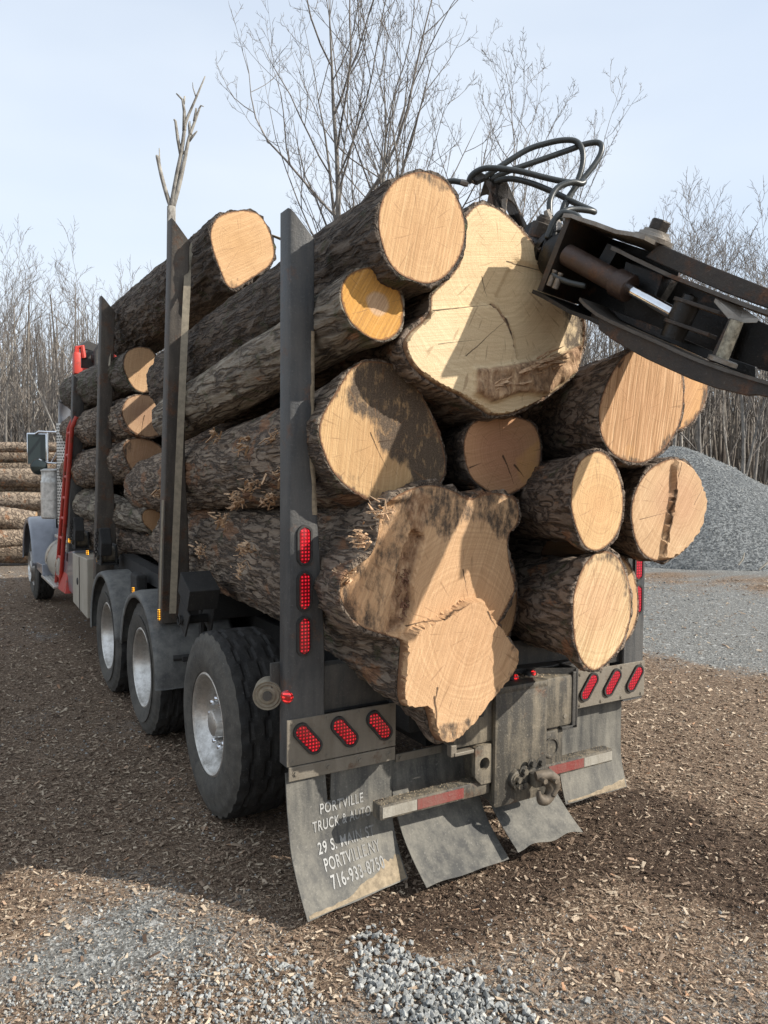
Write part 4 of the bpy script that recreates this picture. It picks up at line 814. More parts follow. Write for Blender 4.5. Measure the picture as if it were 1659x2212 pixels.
# exhaust
m = MB(); e = np.array([-1.08, 7.62, 0]); m.tube([e+(0, 0, 1.3), e+(0, 0, 2.75), e+(0, -.01, 2.86), e+(0, -.06, 2.95)], .075, 20, cap=False); ex = m.build('exhaust_stack', M['silver'], truck, auto=50)
m = MB(); m.tube([e+(0, -.0601, 2.93), e+(0, -.0602, 2.951)], .07, 20); m.build('exhaust_mouth', M['rubber'], ex)
m = MB(); n = 26
V = []; rows = 26
m.lathe(e+np.array([0, 0, 1.35]), (0, 0, 1), [(0, .095), (0, .10), (1.32, .10), (1.32, .095)], 32)
sh = m.build('heat_shield', M['alloy'], ex, auto=40)
m = MB()
for i in range(34):
    for k in range(20):
        a = 2*math.pi*(k+.5*(i % 2))/20; d = np.array([math.cos(a), math.sin(a), 0]); m.lathe(e+np.array([0, 0, 1.38+i*.038])+d*.0995, d, [(0, .011), (.0015, .011), (.0015, 0)], 6)
m.build('shield_holes', M['rubber'], sh)
# air cleaner canister
m = MB(); a = np.array([-1.12, 8.45, 1.38]); m.lathe(a, (0, 0, 1), [(0, 0), (0, .15), (.02, .165), (.26, .165), (.262, .172), (.285, .172), (.287, .165), (.5, .165), (.52, .165), (.54, .155), (.66, .155), (.665, .165), (.68, .165), (.7, .12), (.7, 0)], 40); m.build('air_cleaner', M['alloy'], truck, auto=35)
# mirror set
mi = part('mirror', (-1.25, 9.5, 2.3), truck)
rgt, upv, tow = CR, np.array([0, 0, 1.]), -CF
c = at(79.5, 970, 1, 9.5); wv_ = .145; hv = .245
rt = np.array([.93, -.36, 0]); nm = np.array([-.36, -.93, 0])
m = MB(); m.box(-wv_, wv_, -.03, .0, -hv, hv, .02, M=(c, rt, -nm*-1, upv)); m.build('mirror_shell', M['chrome'], mi, auto=40)
m = MB(); m.box(-wv_+.015, wv_-.015, 0, .004, -hv+.02, hv-.02, .001, M=(c+nm*.001, rt, nm, upv)); m.build('mirror_glass', M['glass'], mi)
c2 = at(84, 1008, 1, 9.42)
m = MB(); m.lathe(c2-nm*.05, nm, [(0, .05), (.03, .12), (.05, .125), (.05, .115)], 28); m.build('spot_mirror_shell', M['rubber'], mi, auto=40)
m = MB(); m.lathe(c2, nm, [(0, .115), (.012, .08), (.018, .04), (.02, 0)], 28); m.build('spot_mirror_glass', M['glass'], mi, auto=60)
m = MB(); t1, t2 = at(95, 935, 1, 9.4), at(130, 932, 1, 9.3); m.tube([c+upv*.25, at(77, 937, 1, 9.5), at(84, 932, 1, 9.45), at(103, 933, 1, 9.4), at(140, 934, 1, 9.0)], .016, 8); m.tube([at(103, 933, 1, 9.4), at(103, 1000, 1, 9.4)], .013, 8); m.tube([c2+upv*.11, at(103, 1000, 1, 9.4), at(140, 1002, 1, 9.0)], .014, 8); m.tube([at(111, 998, 1, 9.35), at(127, 970, 1, 9.2)], .01, 8); m.build('mirror_arm', M['chrome'], mi, auto=60)
# cab, hood, steer fender
m = MB(); m.prism([(-1.0, 7.0, 1.15), (-1.0, 7.0, 2.62), (-1.0, 7.25, 2.8), (-1.0, 8.7, 2.72), (-1.0, 9.2, 2.0), (-1.0, 9.2, 1.15)], (2.0, 0, 0)); cb = m.build('cab', M['cab'], truck, bevel=.05)
m = MB(); m.prism([(-1.005, 8.0, 2.05), (-1.005, 8.0, 2.5), (-1.005, 8.65, 2.5), (-1.005, 9.0, 2.05)], (.01, 0, 0)); m.build('side_window', M['glass'], cb)
m = MB(); m.prism([(-.8, 9.2, 1.1), (-.8, 9.2, 1.95), (-.8, 11.0, 1.75), (-.8, 11.3, 1.5), (-.8, 11.3, .8), (-.8, 9.2, .8)], (1.6, 0, 0)); m.build('hood', M['silver'], truck, bevel=.06)
V = []; n = 26; prof = [(-1.30, -.06), (-1.31, 0), (-1.27, .035), (-1.05, .05), (-.72, .10)]
for k in range(n+1):
    a = math.radians(-14+198*k/n); d = np.array([-math.cos(a), math.sin(a)]); rr = .72
    for px, pr in prof: V.append((px, 10.1+d[0]*(rr+pr), max(.55+d[1]*(rr+pr)*1.02, .62)))
q = len(prof); F = [[i*q+j, i*q+j+1, (i+1)*q+j+1, (i+1)*q+j] for i in range(n) for j in range(q-1)]
o = mesh('steer_fender', V, F, M['silver'], truck, True); s = o.modifiers.new('solid', 'SOLIDIFY'); s.thickness = .02
m = MB(); m.box(-1.0, -.75, 8.9, 9.4, .95, 1.7, .05); m.build('cowl', M['silver'], truck, auto=40)
# crane pedestal behind the cab
cr_ = part('crane_pedestal', (0, 6.3, 1.1), truck)
m = MB(); x = -.62; a = at(188, 800, 1, 6.75)
m.box(-1.06, -.86, 6.70, 6.86, 3.02, 3.30, .015); m.box(-1.10, -1.02, 6.66, 6.80, 3.22, 3.48, .02); m.box(-.5, -.1, 6.4, 6.8, 1.1, 3.0, .04); m.box(-1.05, -.3, 6.72, 6.86, 2.98, 3.08, .01); m.tube([(-1.07, 6.7, 3.4), (-1.06, 6.7, 3.54), (-1.0, 6.7, 3.56), (-.98, 6.7, 3.42)], .03, 8); m.box(-.66, -.5, 6.5, 6.7, 3.3, 3.5, .02); m.build('crane_frame', M['red_paint'], cr_, auto=40)
m = MB(); m.box(-1.0, -.7, 6.72, 7.2, 3.28, 3.52, .03); m.prism([(-1.02, 6.9, 3.58), (-.72, 6.9, 3.52), (-.62, 6.9, 3.58), (-.9, 6.9, 3.66)], (0, .3, .03)); m.lathe((-.9, 6.65, 3.42), (1, 0, 0), [(0, .05), (.2, .05)], 12); m.tube([(-.86, 6.6, 3.1), (-.86, 6.6, 3.5), (-.80, 6.6, 3.6), (-.6, 6.6, 3.62)], .028, 8); m.build('crane_valve_block', M['rubber'], cr_, auto=40)

# ---------------------------------------------------------------- straps over the load
def strap(label, pts, wd, n=10):
    P = smoothline(pts, n); m = MB(); V = []; wdir = nrm(np.array(wd, float)); h = np.linalg.norm(wd)
    for i, p in enumerate(P):
        d = nrm(P[min(i+1, len(P)-1)]-P[max(i-1, 0)]); nn = nrm(np.cross(d, wdir)); 
        for s, t in ((-1, -1), (1, -1), (1, 1), (-1, 1)): V.append(p+s*wdir*h/2+t*nn*.0018)
    F = [[i*4+k, i*4+(k+1) % 4, (i+1)*4+(k+1) % 4, (i+1)*4+k] for i in range(len(P)-1) for k in range(4)]+[[0, 1, 2, 3], [len(V)-1, len(V)-2, len(V)-3, len(V)-4]]
    o = mesh('tie_down_strap', V, F, M['strap'], None, False, loc=pts[0]); tag(o, label, 'strap', 'webbing straps tying down the load'); return o
yS = 1.69
q0 = at(373, 1325, 0, -1.215); q1 = at(391, 900, 0, -1.19); q2 = at(404, 620, 0, -1.1); q3 = at(411, 545, 0, -1.02)
strap('tan webbing strap hanging beside the second stake down to its winch', [q0, q1, q2, q3, (-.86, q3[1]+.03, q3[2]+.22), (-.62, q3[1]+.03, q3[2]+.24), (-.2, q3[1], 3.74), (.6, q3[1]-.1, 3.3), (1.1, q3[1], 2.9)], CR*.047)
s0 = at(236, 790, 0, -1.16); s1 = at(243, 725, 0, -1.0)
strap('thin far webbing strap crossing the front end of the top left log', [s0, s1, at(257, 690, 0, -.86), (-.6, 5.0, 3.9), (.3, 5.0, 3.3)], (0, .075, 0))
strap('tan webbing strap hanging on the outer side of the second stake', [at(345, 1315, 0, -1.225), at(348, 1200, 0, -1.222), at(352, 1080, 0, -1.215)], (0, .05, 0))
o_ = [(-.42, 1.72, 3.82), (.1, 1.3, 3.62), (.7, .8, 3.3)]
# ---------------------------------------------------------------- the ground
def pjn(P):
    d = P-CAM_LOC; z = d@CF; return 829.5+FPX*(d@CR)/z, 1106-FPX*(d@CU)/z, z
def grav(x, y):             # 0 = wood chips and soil, 1 = grey gravel
    P = np.stack([x, y, 0*x], -1)
    n1 = fbm(P*np.array([.55, .55, 1])+3, 4); n2 = fbm(P*2.3+11, 4); n3 = fbm(P*6+5, 3)
    far = sstep(1.2, 7.5, (x*.80+y*.28)); g = .27+(.95+1.3*sstep(1, 4, x))*(n1-.5)+.75*(n2-.5)+.4*(n3-.5)
    near = np.exp(-(((x+1.9)/1.3)**2+((y+.55)/.6)**2))*.22+np.exp(-(((x+2.0)/.7)**2+((y-.1)/.55)**2))*.55+np.exp(-(((x+1.35)/.55)**2+((y+1.0)/.35)**2))*.25
    brown = np.exp(-(((x-.4)/1.0)**2+((y+.1)/.8)**2))*.5+np.exp(-(((x+2.4)/.9)**2+((y-3.5)/2.5)**2))*.16
    return (g+far*.75+near-brown).clip(0, 1)
DAMP = np.array([at(u, v, 2, 0)[:2] for u, v in ((1180, 1790), (1350, 1700), (1500, 1740), (1750, 1860), (1750, 2050), (1560, 1970), (1400, 1900), (1250, 1890), (1130, 1960), (980, 2040), (860, 2010), (700, 1990), (860, 1900), (1000, 1900))])
def damp(x, y):
    Q = np.stack([np.ravel(x), np.ravel(y)], 1); d = np.full(len(Q), 9.); near = (np.abs(Q[:, 0]) < 5) & (np.abs(Q[:, 1]) < 5); d[near] = sdist(DAMP, Q[near])
    n = fbm(np.stack([Q[:, 0]*4, Q[:, 1]*4, Q[:, 0]*0], 1), 3)-.5; return (1-sstep(-.12, .16, d+n*.35)).reshape(np.shape(x))
def height(x, y):
    P = np.stack([x, y, 0*x], -1)
    return .05*(fbm(P*.35, 3)-.5)*np.minimum(1, np.hypot(x, y)/8)*2+.022*(fbm(P*3.1, 3)-.5)-.035*np.exp(-((x+1.1)**2)/.1)*(y > -1)*0
def axis_pts(c, near, fine, far):
    a = np.arange(-near, near+1e-6, fine); b = near*np.geomspace(1, far/near, 46)[1:]; return c+np.r_[-b[::-1], a, b]
gx = axis_pts(.5, 5.5, .055, 260); gy = axis_pts(1.5, 5.5, .055, 260); X, Y = np.meshgrid(gx, gy); Z = height(X, Y)
woods = sstep(19, 30, np.hypot(X-CAM_LOC[0], Y-CAM_LOC[1])); Z += woods*(fbm(np.stack([X*.1, Y*.1, 0*X], -1), 3)-.5)*1.5
V = np.stack([X.ravel(), Y.ravel(), Z.ravel()], 1); nx, ny = len(gx), len(gy); i, j = np.meshgrid(np.arange(nx-1), np.arange(ny-1)); a = (j*nx+i).ravel()
F = np.stack([a, a+1, a+nx+1, a+nx], 1)
N = NT('chip_and_gravel_ground'); g = N.attr('gravel'); wd_ = N.attr('woods')
n_f = N.noise(N.co(), 42, 5, .75); n_c = N.noise(N.co((1, .35, 1), (0, 0, .5)), 70, 3, .6); n_d = N.noise(N.co((.35, 1, 1), (0, 0, .3)), 64, 3, .6); n_m = N.noise(N.co(), 6.5, 5, .65); v1 = N.voro(N.co(), 62, 'F1', 'Color'); v2 = N.voro(N.co(), 24, 'F1', 'Color')
def sepc(c):
    q = N.n('ShaderNodeSeparateColor'); N.L(c, q.inputs[0]); return q.outputs[0]
chipv = N.ma('MAXIMUM', n_c, n_d)
chips = N.ramp(chipv, [(.47, (.06, .040, .027)), (.58, (.19, .13, .085)), (.66, (.38, .285, .20)), (.76, (.52, .42, .31))])
chips = N.mix(N.mr(n_m, .35, .65, .5, 0), chips, (.15, .108, .077)); chips = N.mix(N.mr(N.noise(N.co(), 130, 3, .7), .5, .68, 0, .6), chips, (.30, .22, .15))
stone = N.ramp(sepc(v1), [(0, (.12, .12, .112)), (.5, (.235, .235, .222)), (1, (.40, .40, .375))]); stone = N.mix(N.mr(N.noise(N.co(), 75, 3, .7), .42, .58, .8, 0), stone, (.06, .058, .052)); stone = N.mix(N.mr(sepc(v2), .93, 1, 0, .6), stone, (.5, .5, .48))
mk = N.mr(N.ma('ADD', g, N.ma('MULTIPLY', N.ma('SUBTRACT', n_f, .5), 1.3)), .50, .78)
chips = N.mix(N.ma('MULTIPLY', N.attr('damp'), .7), chips, (.030, .017, .011)); col = N.mix(mk, chips, stone)
lit = N.ramp(N.noise(N.co(), 3, 6, .75), [(.3, (.05, .035, .025)), (.6, (.13, .09, .06)), (.8, (.22, .17, .12))]); col = N.mix(wd_, col, lit)
hh = N.ma('ADD', N.ma('MULTIPLY', chipv, 1.0), N.ma('MULTIPLY', sepc(v1), .5))
N.out(col, .92, N.bump(hh, .02, .8), **{'Specular IOR Level': .25})
gr = mesh('ground', V, F, N.m, None, True); gr['kind'] = 'structure'; gr['label'] = 'wood chips, dark soil and grey gravel on the yard ground'
for nm, arr in (('damp', damp(X, Y).ravel()), ('gravel', grav(X, Y).ravel()), ('woods', woods.ravel())):
    a = gr.data.attributes.new(nm, 'FLOAT', 'POINT'); a.data.foreach_set('value', arr.astype(np.float32))

# ---------------------------------------------------------------- loose chips and stones
def scatter(name, pos, size, tmpl, mat, label, cat, seed, tilt=.35, bias=None):
    """tmpl: list of (verts, faces); numpy-merged into one mesh"""
    R = np.random.RandomState(seed); n = len(pos); VV = []; FV = []; RV = []; off = 0; ti = R.randint(0, len(tmpl), n); loops = []; tot = []
    for k, (tv, tf) in enumerate(tmpl):
        m = np.where(ti == k)[0]; 
        if not len(m): continue
        q = len(m); a = R.rand(q)*6.283; bx = R.normal(0, tilt, q); by = R.normal(0, tilt, q); ca, sa = np.cos(a), np.sin(a)
        v = tv[None]*size[m][:, None, :] if size.ndim == 2 else tv[None]*size[m][:, None, None]
        x, y, z = v[..., 0], v[..., 1], v[..., 2]
        cb, sb = np.cos(bx)[:, None], np.sin(bx)[:, None]; y, z = y*cb-z*sb, y*sb+z*cb
        cb, sb = np.cos(by)[:, None], np.sin(by)[:, None]; x, z = x*cb+z*sb, -x*sb+z*cb
        x, y = x*ca[:, None]-y*sa[:, None], x*sa[:, None]+y*ca[:, None]
        v = np.stack([x, y, z], -1)+pos[m][:, None, :]; nv = len(tv)
        VV.append(v.reshape(-1, 3)); fa = np.asarray(tf); ff = (fa[None]+(np.arange(q)*nv)[:, None, None]+off).reshape(-1, fa.shape[1])
        FV.append(ff); RV.append(np.repeat(R.rand(q)**(1 if bias is None else bias[m]), nv)); off += q*nv
    VV = np.vstack(VV); me = bpy.data.meshes.new(name); lens = [f.shape[1] for f in FV]
    me.vertices.add(len(VV)); me.vertices.foreach_set('co', VV.astype(np.float32).ravel())
    lp = np.concatenate([f.ravel() for f in FV]); tot = np.concatenate([np.full(len(f), f.shape[1]) for f in FV]); st = np.r_[0, np.cumsum(tot)[:-1]]
    me.loops.add(len(lp)); me.loops.foreach_set('vertex_index', lp.astype(np.int32)); me.polygons.add(len(tot)); me.polygons.foreach_set('loop_start', st.astype(np.int32)); me.update(calc_edges=True)
    me.materials.append(mat); a = me.attributes.new('rnd', 'FLOAT', 'POINT'); a.data.foreach_set('value', np.concatenate(RV).astype(np.float32))
    me.polygons.foreach_set('use_smooth', np.zeros(len(me.polygons), bool)); o = bpy.data.objects.new(name, me); COL.link(o); o['kind'] = 'stuff'; o['label'] = label; o['category'] = cat; return o
def rand_ground(n, rmin, rmax, seed, p=1.0, fov=(-.62, .62)):
    R = np.random.RandomState(seed); r = rmin*(rmax/rmin)**(R.rand(n)**p); a = YAW+R.uniform(fov[0], fov[1], n)
    return np.stack([CAM_LOC[0]+r*np.sin(a), CAM_LOC[1]+r*np.cos(a)], 1), r
chipT = []
for k in range(8):
    R = np.random.RandomState(40+k); t = R.uniform(.12, .35); L_ = R.uniform(.6, 1.25); w1, w2 = R.uniform(.12, .55, 2)
    sl = R.uniform(-.25, .25); zz = .09
    v = np.array([(-L_/2, -w1/2, 0), (L_/2+sl*.2, -w2/2+sl*.3, 0), (L_/2, w2/2+sl*.3, 0), (-L_/2-sl*.2, w1/2, 0), (-L_/2, -w1/2, zz), (L_/2, -w2/2+sl*.3, zz*.6), (L_/2-sl*.1, w2/2+sl*.3, zz), (-L_/2, w1/2, zz*.7)])
    chipT.append((v, [[4, 5, 6, 7], [0, 1, 5, 4], [1, 2, 6, 5], [2, 3, 7, 6], [3, 0, 4, 7]]))
N = NT('loose_wood_chips'); r_ = N.attr('rnd'); fn = N.noise(N.co((1, 1, 1)), 150, 3, .6)
N.out(N.mix(N.mr(fn, .35, .7, 0, .35), N.ramp(r_, [(0, (.065, .043, .030)), (.3, (.19, .13, .09)), (.58, (.36, .27, .195)), (.82, (.50, .40, .29)), (.95, (.64, .53, .40)), (1, (.46, .26, .15))]), (.05, .035, .025)), .9, **{'Specular IOR Level': .2}); mchip = N.m
def chipset(n, rmin, rmax, smin, smax, seed, name):
    P, r = rand_ground(n, rmin, rmax, seed, .8); g = grav(P[:, 0], P[:, 1]); R = np.random.RandomState(seed+1); keep = R.rand(n) > (g*1.1-.1).clip(0, .9)
    under = (P[:, 0] > -1.0) & (P[:, 0] < 1) & (P[:, 1] > .4); keep &= ~under; P, r = P[keep], r[keep]
    s = smin+(smax-smin)*R.rand(len(P))**5.5; s = s*np.interp(r, [2, 14], [1, 1.9]); z = height(P[:, 0], P[:, 1])+R.rand(len(P))*.012
    return scatter(name, np.column_stack([P, z]), np.column_stack([s, s*R.uniform(.5, 1.3, len(P)), s]), chipT, mchip, 'loose wood chips and bark shreds scattered over the yard', 'wood chips', seed, .25, (1+2.6*damp(P[:, 0], P[:, 1]))*(1-.25*sstep(1.5, 4, P[:, 0])))
chipset(330000, 1.7, 17, .006, .036, 11, 'wood_chips'); chipset(260000, 1.7, 9, .004, .011, 13, 'mulch_crumbs')
stT = []
for k in range(12):
    R = np.random.RandomState(80+k); bm = bmesh.new()
    for _ in range(11):
        d = nrm(R.normal(0, 1, 3)); bm.verts.new(Vector(d*R.uniform(.42, .56)*np.array([1, R.uniform(.6, 1), R.uniform(.55, .9)])))
    r0 = bmesh.ops.convex_hull(bm, input=bm.verts[:]); bmesh.ops.delete(bm, geom=[v for v in bm.verts if not v.link_faces], context='VERTS'); bmesh.ops.triangulate(bm, faces=bm.faces[:]); bmesh.ops.recalc_face_normals(bm, faces=bm.faces); bm.verts.index_update()
    stT.append((np.array([v.co[:] for v in bm.verts]), [[q.index for q in f.verts] for f in bm.faces])); bm.free()
N = NT('crushed_grey_stone'); r_ = N.attr('rnd'); fn = N.noise(N.co(), 55, 5, .7); sp = N.voro(N.co(), 260)
c = N.ramp(r_, [(0, (.18, .185, .178)), (.4, (.30, .305, .295)), (.8, (.43, .435, .415)), (.93, (.53, .53, .50)), (1, (.33, .29, .23))]); c = N.mix(N.mr(fn, .4, .6, .4, 0), c, (.085, .086, .08)); c = N.mix(N.mr(fn, .58, .75, 0, .5), c, (.52, .52, .49))
N.out(c, .85, N.bump(fn, .006, .5)); mst = N.m
def inq(poly, P, jit=0, seed=0):          # P within the ground polygon given by corner directions
    Q = np.array([at(u, v, 2, 0)[:2] for u, v in poly]); R = np.random.RandomState(seed); return Q, inpoly(Q, P+R.normal(0, jit, P.shape))
def fill(poly, n, seed, jit=.02):
    Q = np.array([at(u, v, 2, 0)[:2] for u, v in poly]); R = np.random.RandomState(seed); P = R.uniform(Q.min(0)-.05, Q.max(0)+.05, (n*4, 2)); ok = inpoly(Q, P+R.normal(0, jit, P.shape)); return P[ok][:n]
strip = [(772, 2028), (820, 2010), (850, 2035), (900, 2062), (980, 2100), (1050, 2140), (1120, 2175), (1180, 2210), (1230, 2330), (900, 2400), (815, 2240), (800, 2180), (765, 2110), (760, 2060)]
P = fill(strip, 1250, 5, .035); R = np.random.RandomState(6); s = R.uniform(.020, .040, len(P))*np.where(R.rand(len(P)) > .85, 1.25, 1)
scatter('crushed_stones', np.column_stack([P, height(P[:, 0], P[:, 1])+.004+R.rand(len(P))*.014]), s, stT, mst, 'clean angular grey stones in a strip at the bottom of the view', 'gravel', 7, .9)
polys = [([(380, 2080), (470, 2075), (560, 2100), (640, 2120), (690, 2160), (700, 2230), (560, 2330), (330, 2330), (380, 2200), (370, 2130)], 1100, .013, .030), ([(0, 2140), (150, 2120), (330, 2110), (370, 2212), (300, 2330), (-100, 2330)], 900, .010, .024), ([(570, 2070), (660, 2060), (700, 2110), (640, 2130), (580, 2110)], 50, .02, .042), ([(1010, 2060), (1130, 2090), (1200, 2150), (1300, 2210), (1180, 2250), (1030, 2110)], 45, .015, .04)]
for q, (pl, n, a, b) in enumerate(polys):
    P = fill(pl, n, 20+q, .05); R = np.random.RandomState(30+q); s = a+(b-a)*R.rand(len(P))**2
    scatter('gravel_patch', np.column_stack([P, height(P[:, 0], P[:, 1])+.003+R.rand(len(P))*.006]), s, stT, mst, ('patch of fine grey stones below the left flap', 'patch of fine grey stones in the lower left corner', 'few larger grey stones beside the left flap', 'few larger grey stones right of the stone strip')[q], 'gravel', 50+q, .9)
P, r = rand_ground(60000, 1.7, 17, 61, .85); g = grav(P[:, 0], P[:, 1]); R = np.random.RandomState(62); keep = R.rand(len(P)) < (g*1.1-.12); P, r = P[keep], r[keep]
s = (.005+.018*R.rand(len(P))**3)*np.interp(r, [2, 14], [1, 2.2]); scatter('loose_gravel', np.column_stack([P, height(P[:, 0], P[:, 1])+.001]), s, stT, mst, 'fine grey gravel spread over the yard', 'gravel', 63, .9)

# ---------------------------------------------------------------- gravel heap
pc = deep(1450, 1010, 21.2); pc[2] = 0; n = 150
gx2 = np.linspace(-7.5, 7.5, n); X, Y = np.meshgrid(gx2, gx2); e1 = np.array([CR[0], CR[1]]); e2 = np.array([CF[0], CF[1]])
Rr = np.sqrt((X/1.04)**2+(Y/.98)**2); a = np.arctan2(Y, X); Rr = Rr*(1+.05*np.sin(3*a+1)+.03*np.sin(5*a))
hp = 2.95; Z = hp-np.sqrt((Rr*.66)**2+.09)+.3; Z = Z+.16*(fbm(np.stack([X*.9, Y*.9, 0*X], -1), 4)-.5)*2+.05*(fbm(np.stack([X*6, Y*6, 0*X], -1), 3)-.5)
Z = np.where(Z < 0, -.12+Z*.02, Z); V = np.stack([pc[0]+X*e1[0]+Y*e2[0], pc[1]+X*e1[1]+Y*e2[1], Z+0], -1).reshape(-1, 3)
i, j = np.meshgrid(np.arange(n-1), np.arange(n-1)); b = (j*n+i).ravel(); N = NT('grey_gravel'); v = N.voro(N.co(), 26, 'F1', 'Color'); q = N.n('ShaderNodeSeparateColor'); N.L(v, q.inputs[0]); nn = N.noise(N.co(), 34, 4, .75); big = N.noise(N.co(), .8, 4, .6)
c = N.ramp(N.ma('ADD', N.ma('MULTIPLY', q.outputs[0], .5), N.ma('MULTIPLY', nn, .5)), [(.25, (.055, .060, .062)), (.5, (.155, .165, .168)), (.8, (.34, .355, .35))]); c = N.mix(N.mr(big, .4, .65, 0, .4), c, (.09, .10, .105))
N.out(c, .9, N.bump(N.ma('ADD', q.outputs[0], nn), .06, 1.))
hp_ = mesh('gravel_heap', V, np.stack([b, b+1, b+n+1, b+n], 1), N.m, None, True, loc=pc); tag(hp_, 'tall cone of dark grey gravel behind the logs on the right', 'gravel pile')
# stones over the heap's face
R = np.random.RandomState(9); k = R.randint(0, len(V), 16000); k = k[(V[k, 2] > 0.02)]; Pq = V[k]+R.uniform(-.06, .06, (len(k), 3)); Pq[:, 2] = V[k][:, 2]+.005
o = scatter('heap_stones', Pq, R.uniform(.02, .055, len(k)), stT, mst, '', '', 10, .9); o.parent = hp_; o.matrix_parent_inverse = hp_.matrix_world.inverted(); o.location = (0, 0, 0); del o['category']; del o['label']
o.parent = hp_; o.matrix_parent_inverse = Matrix.Translation(-Vector(pc))
TPs = flat_mat('weathered_pale_wood', (.42, .38, .31), .9, 0, .2, 20)
for (u, v, l, an) in ((1595, 1220, .45, .9), (1640, 1230, .6, -.3)):
    p = at(u, v, 2, .25); m = MB(); m.tube([p, p+CR*l*.3*math.cos(an)+CU*l*.25, p+CR*l*.45*math.cos(an)+CU*l*.55], [.016, .02, .010], 6); o = m.build('stick', TPs, None, auto=60, loc=p); tag(o, 'pale broken stick on the gravel heap, '+('nearer the truck' if u < 1600 else 'nearest the right picture edge'), 'stick')

# ---------------------------------------------------------------- stacked logs at the left
LP = [(957, 976, 17, 9.6, 0), (972, 1000, 17.6, 9.5, 1), (998, 1022, 17.5, 9.3, 0), (1012, 1048, 17.2, 9.4, 1), (1046, 1062, 17.3, 9.2, 0), (1064, 1100, 17, 9.2, 2), (1094, 1124, 17, 9.3, 1), (1120, 1162, 16.9, 9, 2), (1172, 1216, 16.6, 9.2, 1), (1156, 1184, 16.7, 8, 0)]
pile_lab = ['thin pale log on top of the stack at the left edge', 'second log from the top of the stack at the left edge', 'third log from the top of the stack, short and pale', 'broad brown log under the thin pale one in the left stack', 'slender pale log in the middle of the left stack', 'thickest rough log of the left stack', 'brown log just under the thickest one in the left stack', 'rough orange-brown log low in the left stack', 'lowest log of the left stack, lying on the ground', 'short reddish log wedged above the lowest one of the left stack']
pb = bark_mat('pale_pile_bark', (.07, .05, .035), (.24, .175, .12), (.42, .33, .24), 0, .3, .45, math.pi/2)
pdir = np.array([CR[0], CR[1], 0]); pdir = nrm(pdir)
def plain_log(label, A, B, r0, r1, bark, group, seed=0, wood=None):
    o = thing('log', label, 'log', A, group); n, m = 36, 60; x, y, d = frame(np.array(B)-A); V = []; Lg = np.linalg.norm(np.array(B)-A)
    for i in range(m):
        t = i/(m-1); r = r0+(r1-r0)*t; c = A+(np.array(B)-A)*t+x*.05*math.sin(3*t+seed); k = np.arange(n)*2*math.pi/n; rd = r*(1+.10*(fbm(np.stack([np.cos(k)*1.5+seed, np.sin(k)*1.5, np.full(n, t*Lg*1.2)], 1), 3)-.5)*2)+.02*ridge(np.stack([np.cos(k)*4+seed, np.sin(k)*4, np.full(n, t*Lg*4)], 1), 2)
        V.append(c+rd[:, None]*(np.cos(k)[:, None]*x+np.sin(k)[:, None]*y))
    F = [[i*n+k, i*n+(k+1) % n, (i+1)*n+(k+1) % n, (i+1)*n+k] for i in range(m-1) for k in range(n)]
    mesh('bark', np.vstack(V), F, bark, o, True)
    for e in (0, -1):
        c = V[e].mean(0); mesh('cut_face', np.vstack([V[e], c]), [[k, (k+1) % n, n] for k in range(n)], wood or M['wood_plain'], o)
    return o
for k, (y0, y1, dep, ln, _) in enumerate(LP):
    yc = (y0+y1)/2; r = (y1-y0)/2/FPX*dep*1.06; c = deep(-10, yc, dep); rr = r
    A = c-pdir*ln/2+np.array([0, 0, .0]); B = c+pdir*ln/2+np.array([0, 0, .02*((-1)**k)]); plain_log(pile_lab[k], A, B, r*1.03, r*.93, pb, 'logs stacked at the left edge', k*3.1)
c0_, c1_ = deep(75, 1128, 15.9), deep(-140, 1100, 15.4); plain_log('leaning pale log with its brown end towards the truck, in front of the left stack', c0_, c1_, .20, .26, pb, 'logs stacked at the left edge', 4)
c0_, c1_ = deep(62, 1160, 15.9), deep(-140, 1172, 15.3); plain_log('crooked pale log crossing under the leaning one in front of the left stack', c0_, c1_, .16, .2, pb, 'logs stacked at the left edge', 7)

# ---------------------------------------------------------------- bare trees
def bm_bark(name, a, b, sc_=4):
    N = NT(name); q = N.noise(N.co((1, 1, .3)), sc_*4, 4, .65); p = N.noise(N.co(), sc_*.6, 4, .6); return N.out(N.mix(N.mr(N.ma('ADD', N.ma('MULTIPLY', q, .5), N.ma('MULTIPLY', p, .5)), .38, .6), a, b), .9)
TB = bm_bark('grey_tree_bark', (.09, .08, .07), (.25, .23, .205)); TW = bm_bark('twig_bark', (.11, .095, .085), (.21, .19, .17)); TP = bm_bark('pale_tree_bark', (.20, .18, .155), (.48, .45, .40)); TS = bm_bark('lichen_snag_bark', (.10, .09, .08), (.34, .32, .28), 9)
def tubes(P0, P1, R0, R1, k):
    P0, P1 = np.array(P0), np.array(P1); R0, R1 = np.array(R0), np.array(R1); d = P1-P0; d /= np.linalg.norm(d, axis=1)[:, None]+1e-9
    up = np.where(np.abs(d[:, 2:3]) < .9, np.array([[0, 0, 1.]]), np.array([[1., 0, 0]])); x = np.cross(up, d); x /= np.linalg.norm(x, axis=1)[:, None]; y = np.cross(d, x)
    n = len(P0); V = np.zeros((n, 2*k, 3))
    for q in range(k):
        a = 2*math.pi*q/k; e = math.cos(a)*x+math.sin(a)*y; V[:, q] = P0+e*R0[:, None]; V[:, k+q] = P1+e*R1[:, None]
    base = (np.arange(n)*2*k)[:, None]; F = np.concatenate([base+np.array([q, (q+1) % k, k+(q+1) % k, k+q]) for q in range(k)])
    return V.reshape(-1, 3), F
